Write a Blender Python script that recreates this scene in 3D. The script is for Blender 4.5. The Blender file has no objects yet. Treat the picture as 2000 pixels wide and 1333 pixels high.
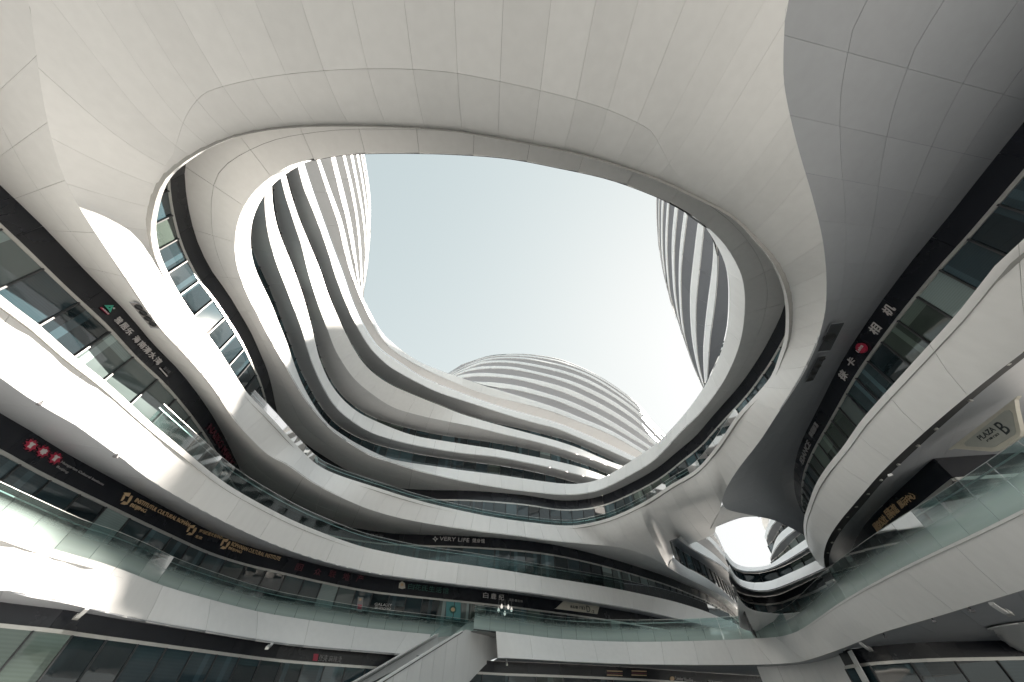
import bpy, math, random
import numpy as np
from mathutils import Matrix, Vector
random.seed(7)
scene = bpy.context.scene
# ------------------------------------------------------------------ camera, sky, sun, exposure
EYE = 1.6                                  # eye height above the plaza paving
F = 655.0                                  # focal length in photo pixels (about 12 mm on full frame)
zen = np.array([8.0, -571.5, F]); zen /= np.linalg.norm(zen)      # world up seen in camera axes (x right, y down, z forward)
fwd = np.array([0, 0, 1.0]) - zen * zen[2]; fwd /= np.linalg.norm(fwd)
rgt = np.cross(fwd, zen)
if rgt[0] < 0: rgt = -rgt
cam_d = bpy.data.cameras.new('camera'); cam = bpy.data.objects.new('camera', cam_d)
scene.collection.objects.link(cam); scene.camera = cam
cam_d.sensor_width = 36; cam_d.lens = F / 2000 * 36; cam_d.clip_start = 0.05; cam_d.clip_end = 6000
cx = (rgt[0], fwd[0], zen[0]); cy = (-rgt[1], -fwd[1], -zen[1]); cz = (-rgt[2], -fwd[2], -zen[2])
cam.matrix_world = Matrix(((cx[0], cy[0], cz[0], 0), (cx[1], cy[1], cz[1], 0), (cx[2], cy[2], cz[2], EYE), (0, 0, 0, 1)))

SUN_AZ, SUN_EL = math.radians(54.0), math.radians(34.0)
world = bpy.data.worlds.new('World'); scene.world = world; world.use_nodes = True
wn, wl = world.node_tree.nodes, world.node_tree.links
sky = wn.new('ShaderNodeTexSky'); sky.sky_type = 'NISHITA'; sky.sun_disc = False
sky.sun_elevation = SUN_EL; sky.sun_rotation = SUN_AZ
sky.air_density = 1.0; sky.dust_density = 2.5; sky.ozone_density = 1.0; sky.altitude = 50
hsv = wn.new('ShaderNodeHueSaturation'); hsv.inputs['Saturation'].default_value = 0.45
tint = wn.new('ShaderNodeMix'); tint.data_type = 'RGBA'; tint.blend_type = 'MULTIPLY'
tint.inputs[0].default_value = 1.0; tint.inputs[7].default_value = (0.89, 1.12, 0.99, 1)
wl.new(sky.outputs[0], hsv.inputs['Color']); wl.new(hsv.outputs[0], tint.inputs[6])
k1 = wn.new('ShaderNodeVectorMath'); k1.operation = 'MULTIPLY_ADD'; k1.inputs[1].default_value = (0.85,) * 3; k1.inputs[2].default_value = (1.0,) * 3
k2 = wn.new('ShaderNodeVectorMath'); k2.operation = 'DIVIDE'          # soft shoulder: keeps the glow round the sun from burning out half the sky
wl.new(tint.outputs[2], k1.inputs[0]); wl.new(tint.outputs[2], k2.inputs[0]); wl.new(k1.outputs[0], k2.inputs[1])
bg = wn['Background']; wl.new(k2.outputs[0], bg.inputs[0]); bg.inputs[1].default_value = 0.15
sun_d = bpy.data.lights.new('sun', 'SUN'); sun_d.energy = 5.0; sun_d.angle = math.radians(0.5); sun_d.color = (1.0, 0.90, 0.79)
sun = bpy.data.objects.new('sun', sun_d); scene.collection.objects.link(sun)
sdir = Vector((math.sin(SUN_AZ) * math.cos(SUN_EL), math.cos(SUN_AZ) * math.cos(SUN_EL), math.sin(SUN_EL)))
sun.rotation_euler = (-sdir).to_track_quat('-Z', 'Y').to_euler(); sun.location = (60, 80, 90)
scene.view_settings.view_transform = 'Standard'; scene.view_settings.look = 'None'
scene.view_settings.gamma = 1.0; scene.view_settings.use_curve_mapping = False
scene.view_settings.exposure = 2.65
scene.render.engine = 'CYCLES'
scene.cycles.max_bounces = 10; scene.cycles.diffuse_bounces = 6; scene.cycles.glossy_bounces = 4
scene.cycles.transparent_max_bounces = 12; scene.cycles.sample_clamp_indirect = 6

# ------------------------------------------------------------------ materials (all procedural)
def mat_base(name):
    m = bpy.data.materials.new(name); m.use_nodes = True
    return m, m.node_tree.nodes, m.node_tree.links, m.node_tree.nodes['Principled BSDF']
def metal_panel(name, col, rough=0.32, var=0.035, wave=0.02, spec=0.5):
    m, n, l, b = mat_base(name)
    oi = n.new('ShaderNodeObjectInfo'); tc = n.new('ShaderNodeTexCoord')
    ns = n.new('ShaderNodeTexNoise'); ns.inputs['Scale'].default_value = 0.35; ns.inputs['Detail'].default_value = 5
    l.new(tc.outputs['Object'], ns.inputs['Vector'])
    st = n.new('ShaderNodeTexNoise'); st.inputs['Scale'].default_value = 1.0; st.inputs['Detail'].default_value = 8
    mp = n.new('ShaderNodeMapping'); mp.inputs['Scale'].default_value = (3.0, 3.0, 0.35)
    l.new(tc.outputs['Object'], mp.inputs['Vector']); l.new(mp.outputs[0], st.inputs['Vector'])
    a = n.new('ShaderNodeMath'); a.operation = 'MULTIPLY_ADD'; a.inputs[1].default_value = var * 2; a.inputs[2].default_value = 1 - var * 1.2
    l.new(oi.outputs['Random'], a.inputs[0])
    a2 = n.new('ShaderNodeMath'); a2.operation = 'MULTIPLY_ADD'; a2.inputs[1].default_value = 0.12; a2.inputs[2].default_value = -0.06
    l.new(st.outputs['Fac'], a2.inputs[0])
    a3 = n.new('ShaderNodeMath'); a3.operation = 'ADD'; l.new(a.outputs[0], a3.inputs[0]); l.new(a2.outputs[0], a3.inputs[1])
    mx = n.new('ShaderNodeVectorMath'); mx.operation = 'SCALE'; mx.inputs[0].default_value = col
    l.new(a3.outputs[0], mx.inputs['Scale']); l.new(mx.outputs[0], b.inputs['Base Color'])
    r = n.new('ShaderNodeMath'); r.operation = 'MULTIPLY_ADD'; r.inputs[1].default_value = 0.18; r.inputs[2].default_value = rough - 0.09
    l.new(ns.outputs['Fac'], r.inputs[0]); l.new(r.outputs[0], b.inputs['Roughness'])
    b.inputs['Specular IOR Level'].default_value = spec
    bp_ = n.new('ShaderNodeBump'); bp_.inputs['Strength'].default_value = 0.25; bp_.inputs['Distance'].default_value = wave
    n2 = n.new('ShaderNodeTexNoise'); n2.inputs['Scale'].default_value = 0.9; n2.inputs['Detail'].default_value = 1
    l.new(tc.outputs['Object'], n2.inputs['Vector']); l.new(n2.outputs['Fac'], bp_.inputs['Height']); l.new(bp_.outputs[0], b.inputs['Normal'])
    return m
def plain(name, col, rough=0.5, metal=0.0, spec=0.5):
    m, n, l, b = mat_base(name)
    tc = n.new('ShaderNodeTexCoord'); ns = n.new('ShaderNodeTexNoise'); ns.inputs['Scale'].default_value = 4; ns.inputs['Detail'].default_value = 4
    l.new(tc.outputs['Object'], ns.inputs['Vector'])
    a = n.new('ShaderNodeMath'); a.operation = 'MULTIPLY_ADD'; a.inputs[1].default_value = 0.25; a.inputs[2].default_value = 0.875
    mx = n.new('ShaderNodeVectorMath'); mx.operation = 'SCALE'; mx.inputs[0].default_value = col
    l.new(ns.outputs['Fac'], a.inputs[0]); l.new(a.outputs[0], mx.inputs['Scale']); l.new(mx.outputs[0], b.inputs['Base Color'])
    b.inputs['Roughness'].default_value = rough; b.inputs['Metallic'].default_value = metal; b.inputs['Specular IOR Level'].default_value = spec
    return m
def window_glass(name, col, light=0.0):
    """reflective insulated glass over a dim interior: drawn blinds, a lit ceiling, a column or shelf show faintly (uv = pane)"""
    m, n, l, b = mat_base(name)
    oi = n.new('ShaderNodeObjectInfo'); uv = n.new('ShaderNodeUVMap'); sp = n.new('ShaderNodeSeparateXYZ'); l.new(uv.outputs[0], sp.inputs[0])
    def mth(op, a_, b_=None, c_=None):
        q = n.new('ShaderNodeMath'); q.operation = op
        for i_, v_ in enumerate((a_, b_, c_)):
            if v_ is None: continue
            if isinstance(v_, (int, float)): q.inputs[i_].default_value = v_
            else: l.new(v_, q.inputs[i_])
        return q.outputs[0]
    R = oi.outputs['Random']; r2 = mth('FRACT', mth('MULTIPLY', R, 17.31)); r3 = mth('FRACT', mth('MULTIPLY', R, 91.7)); r4 = mth('FRACT', mth('MULTIPLY', R, 233.1))
    U, V_ = sp.outputs[0], sp.outputs[1]
    blind = mth('MULTIPLY', mth('GREATER_THAN', V_, mth('SUBTRACT', 1.0, mth('MULTIPLY', r2, 0.75))), mth('GREATER_THAN', r3, 0.55))
    slat = mth('MULTIPLY_ADD', mth('SINE', mth('MULTIPLY', V_, 190.0)), 0.12, 0.9)
    colm = mth('MULTIPLY', mth('LESS_THAN', mth('ABSOLUTE', mth('SUBTRACT', U, r2)), 0.11), mth('GREATER_THAN', r4, 0.6))
    shelf = mth('MULTIPLY', mth('LESS_THAN', V_, mth('MULTIPLY', r4, 0.5)), mth('LESS_THAN', r3, 0.35))
    ceil = mth('MULTIPLY_ADD', V_, 0.7, 0.55)
    f = mth('MULTIPLY', ceil, mth('SUBTRACT', 1.0, mth('MULTIPLY', shelf, 0.6)))
    f = mth('ADD', f, mth('MULTIPLY', mth('MULTIPLY', blind, slat), 1.5)); f = mth('ADD', f, mth('MULTIPLY', colm, 1.6))
    mx = n.new('ShaderNodeVectorMath'); mx.operation = 'SCALE'; mx.inputs[0].default_value = col
    l.new(f, mx.inputs['Scale']); l.new(mx.outputs[0], b.inputs['Base Color'])
    b.inputs['Roughness'].default_value = 0.03; b.inputs['IOR'].default_value = 1.75
    tc = n.new('ShaderNodeTexCoord'); nz = n.new('ShaderNodeTexNoise'); nz.inputs['Scale'].default_value = 0.6; l.new(tc.outputs['Object'], nz.inputs['Vector'])
    bp_ = n.new('ShaderNodeBump'); bp_.inputs['Strength'].default_value = 0.10; bp_.inputs['Distance'].default_value = 0.03
    l.new(nz.outputs['Fac'], bp_.inputs['Height']); l.new(bp_.outputs[0], b.inputs['Normal'])
    return m
def rail_glass(name, frit=0.85):
    """clear green-tinted balustrade pane with a white dot frit that fades upward (uv.y = height in the pane)"""
    m, n, l, b = mat_base(name)
    out = n['Material Output']; n.remove(b)
    tr = n.new('ShaderNodeBsdfTransparent'); tr.inputs[0].default_value = (0.72, 0.83, 0.83, 1)
    gl = n.new('ShaderNodeBsdfGlossy'); gl.inputs['Roughness'].default_value = 0.03
    fr = n.new('ShaderNodeFresnel'); fr.inputs['IOR'].default_value = 1.32
    m1 = n.new('ShaderNodeMixShader'); l.new(fr.outputs[0], m1.inputs[0]); l.new(tr.outputs[0], m1.inputs[1]); l.new(gl.outputs[0], m1.inputs[2])
    df = n.new('ShaderNodeBsdfDiffuse'); df.inputs[0].default_value = (0.60, 0.70, 0.68, 1)
    tl = n.new('ShaderNodeBsdfTranslucent'); tl.inputs[0].default_value = (0.60, 0.70, 0.68, 1)
    m2 = n.new('ShaderNodeMixShader'); m2.inputs[0].default_value = 0.5; l.new(df.outputs[0], m2.inputs[1]); l.new(tl.outputs[0], m2.inputs[2])
    uv = n.new('ShaderNodeUVMap'); sp = n.new('ShaderNodeSeparateXYZ'); l.new(uv.outputs[0], sp.inputs[0])
    rp = n.new('ShaderNodeValToRGB'); rp.color_ramp.elements[0].position = 0.15; rp.color_ramp.elements[0].color = (frit,) * 3 + (1,)
    rp.color_ramp.elements[1].position = 0.72; rp.color_ramp.elements[1].color = (0.03 if frit > .1 else 0.01,) * 3 + (1,)
    l.new(sp.outputs[1], rp.inputs[0])
    m3 = n.new('ShaderNodeMixShader'); l.new(rp.outputs[0], m3.inputs[0]); l.new(m1.outputs[0], m3.inputs[1]); l.new(m2.outputs[0], m3.inputs[2])
    l.new(m3.outputs[0], out.inputs[0]); return m
def glow(name, col, s):
    m, n, l, b = mat_base(name); b.inputs['Base Color'].default_value = (*col, 1)
    b.inputs['Emission Color'].default_value = (*col, 1); b.inputs['Emission Strength'].default_value = s; return m
M = {
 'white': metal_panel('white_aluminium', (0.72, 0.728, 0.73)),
 'soffit': metal_panel('shade_tone_soffit', (0.315, 0.335, 0.365), rough=0.38),  # white cladding darkened: shade of the right and lower soffits put into the colour
 'soffit_deep_shade': metal_panel('deep_shade_tone_soffit', (0.19, 0.21, 0.24), rough=0.38),  # deep shade under dome, right tower and far bands put into the colour
 'soffit_half_shade': metal_panel('half_shade_tone_soffit', (0.47, 0.485, 0.50), rough=0.38),  # part shade under the left tower's stripes put into the colour
 'dark': metal_panel('black_sign_panel', (0.012, 0.014, 0.020), rough=0.26, var=0.15, wave=0.01),
 'sub': plain('dark_subframe', (0.03, 0.032, 0.035), 0.8),
 'trim': plain('light_metal_trim', (0.55, 0.55, 0.53), 0.35, 0.6),
 'mull': plain('dark_mullion', (0.03, 0.033, 0.037), 0.4),
 'mull_light': plain('grey_mullion', (0.30, 0.33, 0.33), 0.4, 0.3),
 'g1': window_glass('window_glass_dark', (0.010, 0.018, 0.022)),
 'g2': window_glass('window_glass_teal', (0.022, 0.038, 0.044)),
 'g3': window_glass('window_glass_with_blind', (0.085, 0.11, 0.11)),
 'g4': window_glass('window_glass_olive', (0.035, 0.048, 0.042)),
 'rail': rail_glass('balustrade_glass'), 'rail_clear': rail_glass('clear_balustrade_glass', 0.03),
 'steel': plain('brushed_steel_rail', (0.6, 0.61, 0.6), 0.3, 0.9),
 'letter': plain('pale_letter', (0.62, 0.60, 0.60), 0.4),
 'letter_dim': plain('dim_grey_letter', (0.12, 0.12, 0.13), 0.5),
 'gold': plain('gold_letter', (0.62, 0.45, 0.27), 0.4),
 'red': plain('red_enamel', (0.42, 0.03, 0.07), 0.4),
 'red_dim': plain('dim_red_letter', (0.13, 0.03, 0.045), 0.5),
 'green': plain('green_enamel', (0.06, 0.42, 0.30), 0.4),
 'green_dim': plain('dim_green_letter', (0.03, 0.12, 0.10), 0.5),
 'cream': plain('cream_lightbox', (0.55, 0.53, 0.46), 0.45),
 'ink': plain('dark_ink', (0.03, 0.04, 0.045), 0.6),
 'deck': plain('grey_deck_paving', (0.35, 0.35, 0.34), 0.8),
 'poster': plain('teal_poster', (0.10, 0.30, 0.32), 0.6),
 'lamp': glow('warm_lamp_glow', (1.0, 0.95, 0.88), 0.12),
}
WH = [M['g1'], M['g1'], M['g2'], M['g2'], M['g3'], M['g4']]

# ------------------------------------------------------------------ mapping and curves
# Each edge of the building is a level curve: a picture ray meets the horizontal plane of that edge's real height.
def ray(u, v):
    d = np.array([u - 1000, v - 666.5, F]); return np.array([d @ rgt, d @ fwd, d @ zen])
def bp(u, v, z):
    r = ray(u, v); return np.array([r[0] / r[2] * z, r[1] / r[2] * z, z])
def proj(P):
    v = P[0] * rgt + P[1] * fwd + P[2] * zen; return np.array([1000 + F * v[0] / v[2], 666.5 + F * v[1] / v[2]])
def gauss(a, sig, closed):
    if sig <= 0: return a
    r = int(3 * sig); k = np.exp(-0.5 * (np.arange(-r, r + 1) / sig) ** 2); k /= k.sum()
    if closed: p = np.vstack([a[-r:], a, a[:r]])
    else: p = np.vstack([2 * a[0] - a[r:0:-1], a, 2 * a[-1] - a[-2:-r - 2:-1]])
    return np.stack([np.convolve(p[:, i], k, 'valid') for i in range(a.shape[1])], 1)
def dense(pts, closed=False, step=3.0, sm=3):
    """Catmull-Rom through points (any dimension), then light smoothing"""
    P = np.array(pts, float); n = len(P); out = []
    m = n if closed else n - 1
    for i in range(m):
        p1, p2 = P[i], P[(i + 1) % n]
        p0 = P[(i - 1) % n] if closed or i > 0 else 2 * p1 - p2
        p3 = P[(i + 2) % n] if closed or i < n - 2 else 2 * p2 - p1
        k = max(2, int(np.linalg.norm((p2 - p1)[:2]) / step))
        d0, d1, d2 = [max(np.linalg.norm((b - a)[:2]), 1e-6) ** 0.5 for a, b in ((p0, p1), (p1, p2), (p2, p3))]
        t1 = (p2 - p0) / (d0 + d1) * d1; t2 = (p3 - p1) / (d1 + d2) * d1
        for t in np.arange(k) / k:
            h = (2*t**3 - 3*t**2 + 1, t**3 - 2*t**2 + t, -2*t**3 + 3*t**2, t**3 - t**2)
            out.append(h[0] * p1 + h[1] * t1 + h[2] * p2 + h[3] * t2)
    if not closed: out.append(P[-1])
    a = np.array(out)
    if len(a) < 24: sm = min(sm, len(a) / 8)
    return gauss(a, sm, closed)
class Curve:
    def __init__(s, W, closed=False):
        s.W = np.array(W, float); s.closed = closed
        Q = np.vstack([s.W, s.W[:1]]) if closed else s.W
        s.Q = Q; s.d = np.concatenate([[0], np.cumsum(np.linalg.norm(np.diff(Q[:, :2], axis=0), axis=1) + 1e-9)]); s.L = s.d[-1]
    def at(s, t):
        t = np.asarray(t, float); t = np.mod(t, 1.0) if s.closed else np.clip(t, 0, 1)
        return np.stack([np.interp(t * s.L, s.d, s.Q[:, i]) for i in range(3)], -1)
    def near(s, P):
        i = np.argmin(np.sum((s.Q[:, :2] - np.array(P)[:2]) ** 2, 1)); return s.d[i] / s.L
    def near_px(s, u, v):
        if not hasattr(s, 'px'): s.px = np.array([proj(q) for q in s.Q])
        i = np.argmin(np.sum((s.px - (u, v)) ** 2, 1)); return s.d[i] / s.L
def cv(pts, z, closed=False, ext=(0, 0), sm=3):
    zz = [(p[2] if len(p) > 2 else z) for p in pts]
    D = dense([(p[0], p[1], q) for p, q in zip(pts, zz)], closed, 3.0, sm)
    W = np.array([bp(u, v, q) for u, v, q in D])
    if not closed:
        if ext[0]:
            t = W[0] - W[min(6, len(W) - 1)]; t[2] = 0; t /= np.linalg.norm(t)
            W = np.vstack([[W[0] + t * s for s in np.arange(ext[0], 0.2, -0.5)], W])
        if ext[1]:
            t = W[-1] - W[-min(7, len(W))]; t[2] = 0; t /= np.linalg.norm(t)
            W = np.vstack([W, [W[-1] + t * s for s in np.arange(0.5, ext[1] + 0.2, 0.5)]])
    return Curve(W, closed)
def move(c, z=None, dz=0, off=0.0):
    """same plan curve at another height, optionally offset sideways away from the eye"""
    W = c.W.copy()
    if z is not None: W[:, 2] = z
    W[:, 2] += dz
    if off:
        T = np.gradient(W[:, :2], axis=0); T /= np.linalg.norm(T, axis=1)[:, None] + 1e-9
        N = np.stack([T[:, 1], -T[:, 0]], 1)
        s = np.sign(np.sum(N * W[:, :2], 1).sum()); N *= s
        W[:, :2] += N * off
    return Curve(W, c.closed)
def pair(A, B, mode='near', keys=None):
    """monotone map from A's arc parameter to B's"""
    if keys:
        ka = [a if isinstance(a, float) else A.near_px(*a) for a, b in keys]; kb = [b if isinstance(b, float) else B.near_px(*b) for a, b in keys]
        if A.closed:
            ka = np.unwrap(np.array(ka) * 2 * np.pi) / 2 / np.pi; kb = np.unwrap(np.array(kb) * 2 * np.pi) / 2 / np.pi
            ka = np.concatenate([ka, [ka[0] + 1]]); kb = np.concatenate([kb, [kb[0] + 1]])
            a0 = ka[0]
            return lambda s: np.interp(np.mod(s - a0, 1) + a0, ka, kb)
        return lambda s: np.interp(s, ka, kb)
    if mode == 'arc': return lambda s: s
    s = np.linspace(0, 1, 121)
    g = np.array([B.near(A.at(t)) for t in s])
    if A.closed:
        g = np.unwrap(g * 2 * np.pi) / 2 / np.pi
        if g[-1] < g[0]: raise ValueError('orientation')
        g = np.maximum.accumulate(g); h = g - s
        h = gauss(h[:-1, None], 2, True)[:, 0]; h = np.append(h, h[0])
        return lambda t: np.interp(np.mod(t, 1), s, s + h)
    g = np.maximum.accumulate(g)
    g = g - g[0] * (1 - s) ** 8 + (1 - g[-1]) * s ** 8
    g = gauss(g[:, None], 1.5, False)[:, 0]; g = np.clip(g, 0, 1); g[0] = 0; g[-1] = 1
    return lambda t: np.interp(t, s, np.maximum.accumulate(g))

# ------------------------------------------------------------------ object helpers
COL = scene.collection
def link(o, parent=None):
    COL.objects.link(o)
    if parent is not None:
        o.parent = parent
        r = parent
        if parent.parent is None and parent.type == 'EMPTY': o.matrix_parent_inverse = Matrix.Translation(-parent.location)
    return o
def mesh(name, verts, faces, mat, parent=None, smooth=True, uv=None, eye=True):
    me = bpy.data.meshes.new(name)
    V = np.array(verts, float)
    if eye: V = V + (0, 0, EYE)
    me.from_pydata(V.tolist(), [], faces); me.materials.append(mat)
    if smooth: me.polygons.foreach_set('use_smooth', [True] * len(me.polygons))
    if uv is not None:
        lay = me.uv_layers.new(name='UVMap'); li = np.zeros(len(me.loops), int); me.loops.foreach_get('vertex_index', li)
        lay.data.foreach_set('uv', np.array(uv, float)[li].ravel())
    me.update()
    return link(bpy.data.objects.new(name, me), parent)
def thing(name, label, cat, loc, group=None):
    o = bpy.data.objects.new(name, None); o.empty_display_size = 0.3; o.location = (loc[0], loc[1], loc[2] + EYE); COL.objects.link(o)
    o['label'] = label; o['category'] = cat
    if group: o['group'] = group
    return o
def tag(o, label, cat, group=None, kind=None):
    if label: o['label'] = label
    if cat: o['category'] = cat
    if group: o['group'] = group
    if kind: o['kind'] = kind
    return o
def grid_faces(nu, nv):
    return [(i * nv + j, (i + 1) * nv + j, (i + 1) * nv + j + 1, i * nv + j + 1) for i in range(nu - 1) for j in range(nv - 1)]
def orient(G):
    """does the grid's natural normal face the eye?"""
    a, b = G.shape[0] // 2, G.shape[1] // 2
    c = G[a, b]; du = G[min(a + 1, G.shape[0] - 1), b] - G[max(a - 1, 0), b]; dv = G[a, min(b + 1, G.shape[1] - 1)] - G[a, max(b - 1, 0)]
    n = np.cross(du, dv); return (n @ c) < 0, n
def surf(A, B, g, zp, bulge=0.0):
    """point function of the ruled surface from curve A (v=0) to curve B (v=1)"""
    def f(s, v):
        a = A.at(s); b = B.at(g(s)); w = np.linalg.norm((b - a)[..., :2], axis=-1)
        p = a + (b - a) * v[..., None]
        if zp: 
            p[..., 2] = a[..., 2] + (b - a)[..., 2] * zp(w, v)
        if bulge:
            t = A.at(s + 0.002) - A.at(s - 0.002); d = b - a
            n = np.cross(t, d); n /= np.linalg.norm(n, axis=-1)[..., None] + 1e-9
            sg = np.where(np.sum(n * p, -1) > 0, -1.0, 1.0)
            p = p + n * (sg * bulge * 4 * v * (1 - v))[..., None]
        return p
    return f
def strip(part_name, A, B, mat, parent, width=3.0, rows=(0, 1), mode='near', keys=None, zp=None, bulge=0.0, sub=4, subv=2, gap=0.015, v1=1.0, piece='panel', s01=(0.0, 1.0), label=None, cols=None, thick=0.05, warp=1.0):
    """a band of separate cladding panels over a dark subframe; the subframe is the part, the panels its pieces"""
    g = pair(A, B, mode, keys); f = surf(A, B, g, zp, bulge)
    L = A.L * (s01[1] - s01[0]); nc = cols or max(1, round(L / width))
    # subframe
    nu = nc * sub + 1
    if warp != 1.0: wv = lambda v: 1 - (1 - v) ** warp
    else: wv = lambda v: v
    rv = sorted(set(np.round(np.concatenate([np.linspace(rows[i], rows[i + 1], subv + 1) for i in range(len(rows) - 1)]), 5)))
    S, V = np.meshgrid(np.linspace(s01[0], s01[1], nu), wv(np.array(rv)) * v1, indexing='ij')
    G = f(S, V); face, _ = orient(G); fl = grid_faces(G.shape[0], G.shape[1])
    du = np.gradient(G, axis=0); dv = np.gradient(G, axis=1); N = np.cross(du, dv); N /= np.linalg.norm(N, axis=-1)[..., None] + 1e-9
    N = np.where((np.sum(N * G, -1) > 0)[..., None], -N, N)
    if not face: fl = [q[::-1] for q in fl]
    part = mesh(part_name, (G - N * (thick + 0.02)).reshape(-1, 3), fl, M['sub'], parent)
    if label: part['label'] = label
    wm = np.mean(np.linalg.norm(A.at(np.linspace(*s01, 9)) - B.at(g(np.linspace(*s01, 9))), axis=-1)) + 0.1
    for c in range(nc):
        s0, s1 = [s01[0] + (s01[1] - s01[0]) * k / nc for k in (c, c + 1)]
        gs = min(gap / A.L, (s1 - s0) * 0.1)
        for r in range(len(rows) - 1):
            a, b = rows[r] * v1, rows[r + 1] * v1; gv = min(gap / wm, (b - a) * 0.1)
            va = a if r == 0 else a + gv / 2; vb = b if r == len(rows) - 2 else b - gv / 2
            S, V = np.meshgrid(np.linspace(s0 + gs / 2, s1 - gs / 2, sub + 1), wv(np.linspace(va, vb, subv + 1)), indexing='ij')
            G = f(S, V); nu, nv = G.shape[:2]
            du = np.gradient(G, axis=0); dv = np.gradient(G, axis=1); N = np.cross(du, dv); N /= np.linalg.norm(N, axis=-1)[..., None] + 1e-9
            if (N[nu // 2, nv // 2] @ G[nu // 2, nv // 2]) > 0: N = -N; rev = True
            else: rev = False
            bd = [i * nv for i in range(nu)] + [(nu - 1) * nv + j for j in range(1, nv)] + [i * nv + nv - 1 for i in range(nu - 2, -1, -1)] + [j for j in range(nv - 2, 0, -1)]
            gf = G.reshape(-1, 3); sk = gf[bd] - N.reshape(-1, 3)[bd] * thick
            nb = len(bd); base = len(gf); top = gf[bd]
            verts = np.vstack([gf, top, sk]); fc = grid_faces(nu, nv)
            if rev: fc = [q[::-1] for q in fc]
            for i in range(nb):
                j = (i + 1) % nb; q = (base + i, base + j, base + nb + j, base + nb + i); fc.append(q if rev else q[::-1])
            mesh(piece, verts, fc, mat, part)
    return part
def ribbon(name, A, B, mat, parent, n=None, mode='arc', s01=(0, 1)):
    g = pair(A, B, mode); n = n or max(8, int(A.L / 0.8)); S, V = np.meshgrid(np.linspace(*s01, n), np.linspace(0, 1, 2), indexing='ij')
    G = surf(A, B, g, None)(S, V); face, _ = orient(G); fl = grid_faces(n, 2)
    return mesh(name, G.reshape(-1, 3), fl if face else [q[::-1] for q in fl], mat, parent)
def rail_tube(name, C, mat, parent, w=0.05, h=0.05, n=None, s01=(0, 1)):
    """rectangular bar following a curve"""
    n = n or max(8, int(C.L * (s01[1] - s01[0]) / 0.7)); P = C.at(np.linspace(*s01, n))
    T = np.gradient(P, axis=0); T[:, 2] = 0; T /= np.linalg.norm(T, axis=1)[:, None] + 1e-9; N = np.stack([T[:, 1], -T[:, 0], 0 * T[:, 0]], 1)
    up = np.array([0, 0, 1.0]); V = []
    for a, b in ((-1, -1), (1, -1), (1, 1), (-1, 1)): V.append(P + N * a * w / 2 + up * b * h / 2)
    V = np.stack(V, 1).reshape(-1, 3); fc = []
    for i in range(n - 1):
        for k in range(4): fc.append((i * 4 + k, i * 4 + (k + 1) % 4, (i + 1) * 4 + (k + 1) % 4, (i + 1) * 4 + k))
    fc += [(3, 2, 1, 0), tuple((n - 1) * 4 + k for k in range(4))]
    return mesh(name, V, fc, mat, parent, smooth=False)
def shared_box(name, sx, sy, sz, mat):
    me = bpy.data.meshes.new(name); x, y = sx / 2, sy / 2
    me.from_pydata([(-x, -y, 0), (x, -y, 0), (x, y, 0), (-x, y, 0), (-x, -y, sz), (x, -y, sz), (x, y, sz), (-x, y, sz)], [],
                   [(0, 3, 2, 1), (4, 5, 6, 7), (0, 1, 5, 4), (1, 2, 6, 5), (2, 3, 7, 6), (3, 0, 4, 7)]); me.materials.append(mat); return me
def window_wall(C, ztop, zbot, parent, pane=1.5, mats=None, mull=None, s01=(0, 1), mw=0.07, transom=None, tilt=0.006):
    """a storey of glazing along plan curve C: a dark frame part with separate panes and mullions"""
    mats = mats or WH; mull = mull or M['mull']
    L = C.L * (s01[1] - s01[0]); n = max(1, round(L / pane)); T = np.linspace(s01[0], s01[1], n + 1); P = C.at(T); P[:, 2] = 0
    zt = ztop if callable(ztop) else (lambda s: ztop)
    fr = ribbon('window_wall', move(C, z=(min(zt(0), zt(1)) if callable(ztop) else ztop)), move(C, z=zbot), M['sub'], parent, n=n + 1, s01=s01)
    inw = -1
    me = shared_box('mullion', mw, 0.16, 1.0, mull)
    prev = 2
    for i in range(n):
        a, b = P[i], P[i + 1]; d = b - a; l = np.linalg.norm(d); d /= l; nn = np.array([d[1], -d[0], 0])
        if nn @ a > 0: nn = -nn
        t = random.uniform(-tilt, tilt) * 2.5; h0 = zbot; h1 = zt((T[i] + T[i + 1]) / 2)
        o1 = nn * (0.05 + t); o2 = nn * (0.05 - t); e = d * mw / 2
        V = [a + e + o1 + (0, 0, h0), b - e + o1 + (0, 0, h0), b - e + o2 + (0, 0, h1), a + e + o2 + (0, 0, h1)]
        V += [p - nn * 0.02 for p in V]
        fc = [(0, 1, 2, 3), (7, 6, 5, 4), (0, 4, 5, 1), (1, 5, 6, 2), (2, 6, 7, 3), (3, 7, 4, 0)]
        if np.cross(d, (0, 0, 1.0)) @ nn < 0: fc = [q[::-1] for q in fc]
        if random.random() < 0.45: prev = random.randrange(len(mats))
        mesh('window_pane', V, fc, mats[prev], fr, smooth=False, uv=[(0, 0), (1, 0), (1, 1), (0, 1)] * 2)
        o = bpy.data.objects.new('mullion', me); o.location = (*(a + nn * 0.06)[:2], zbot + EYE); o.scale = (1, 1, h1 - zbot)
        o.rotation_euler = (0, 0, math.atan2(d[1], d[0])); link(o, fr)
    return fr
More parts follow.
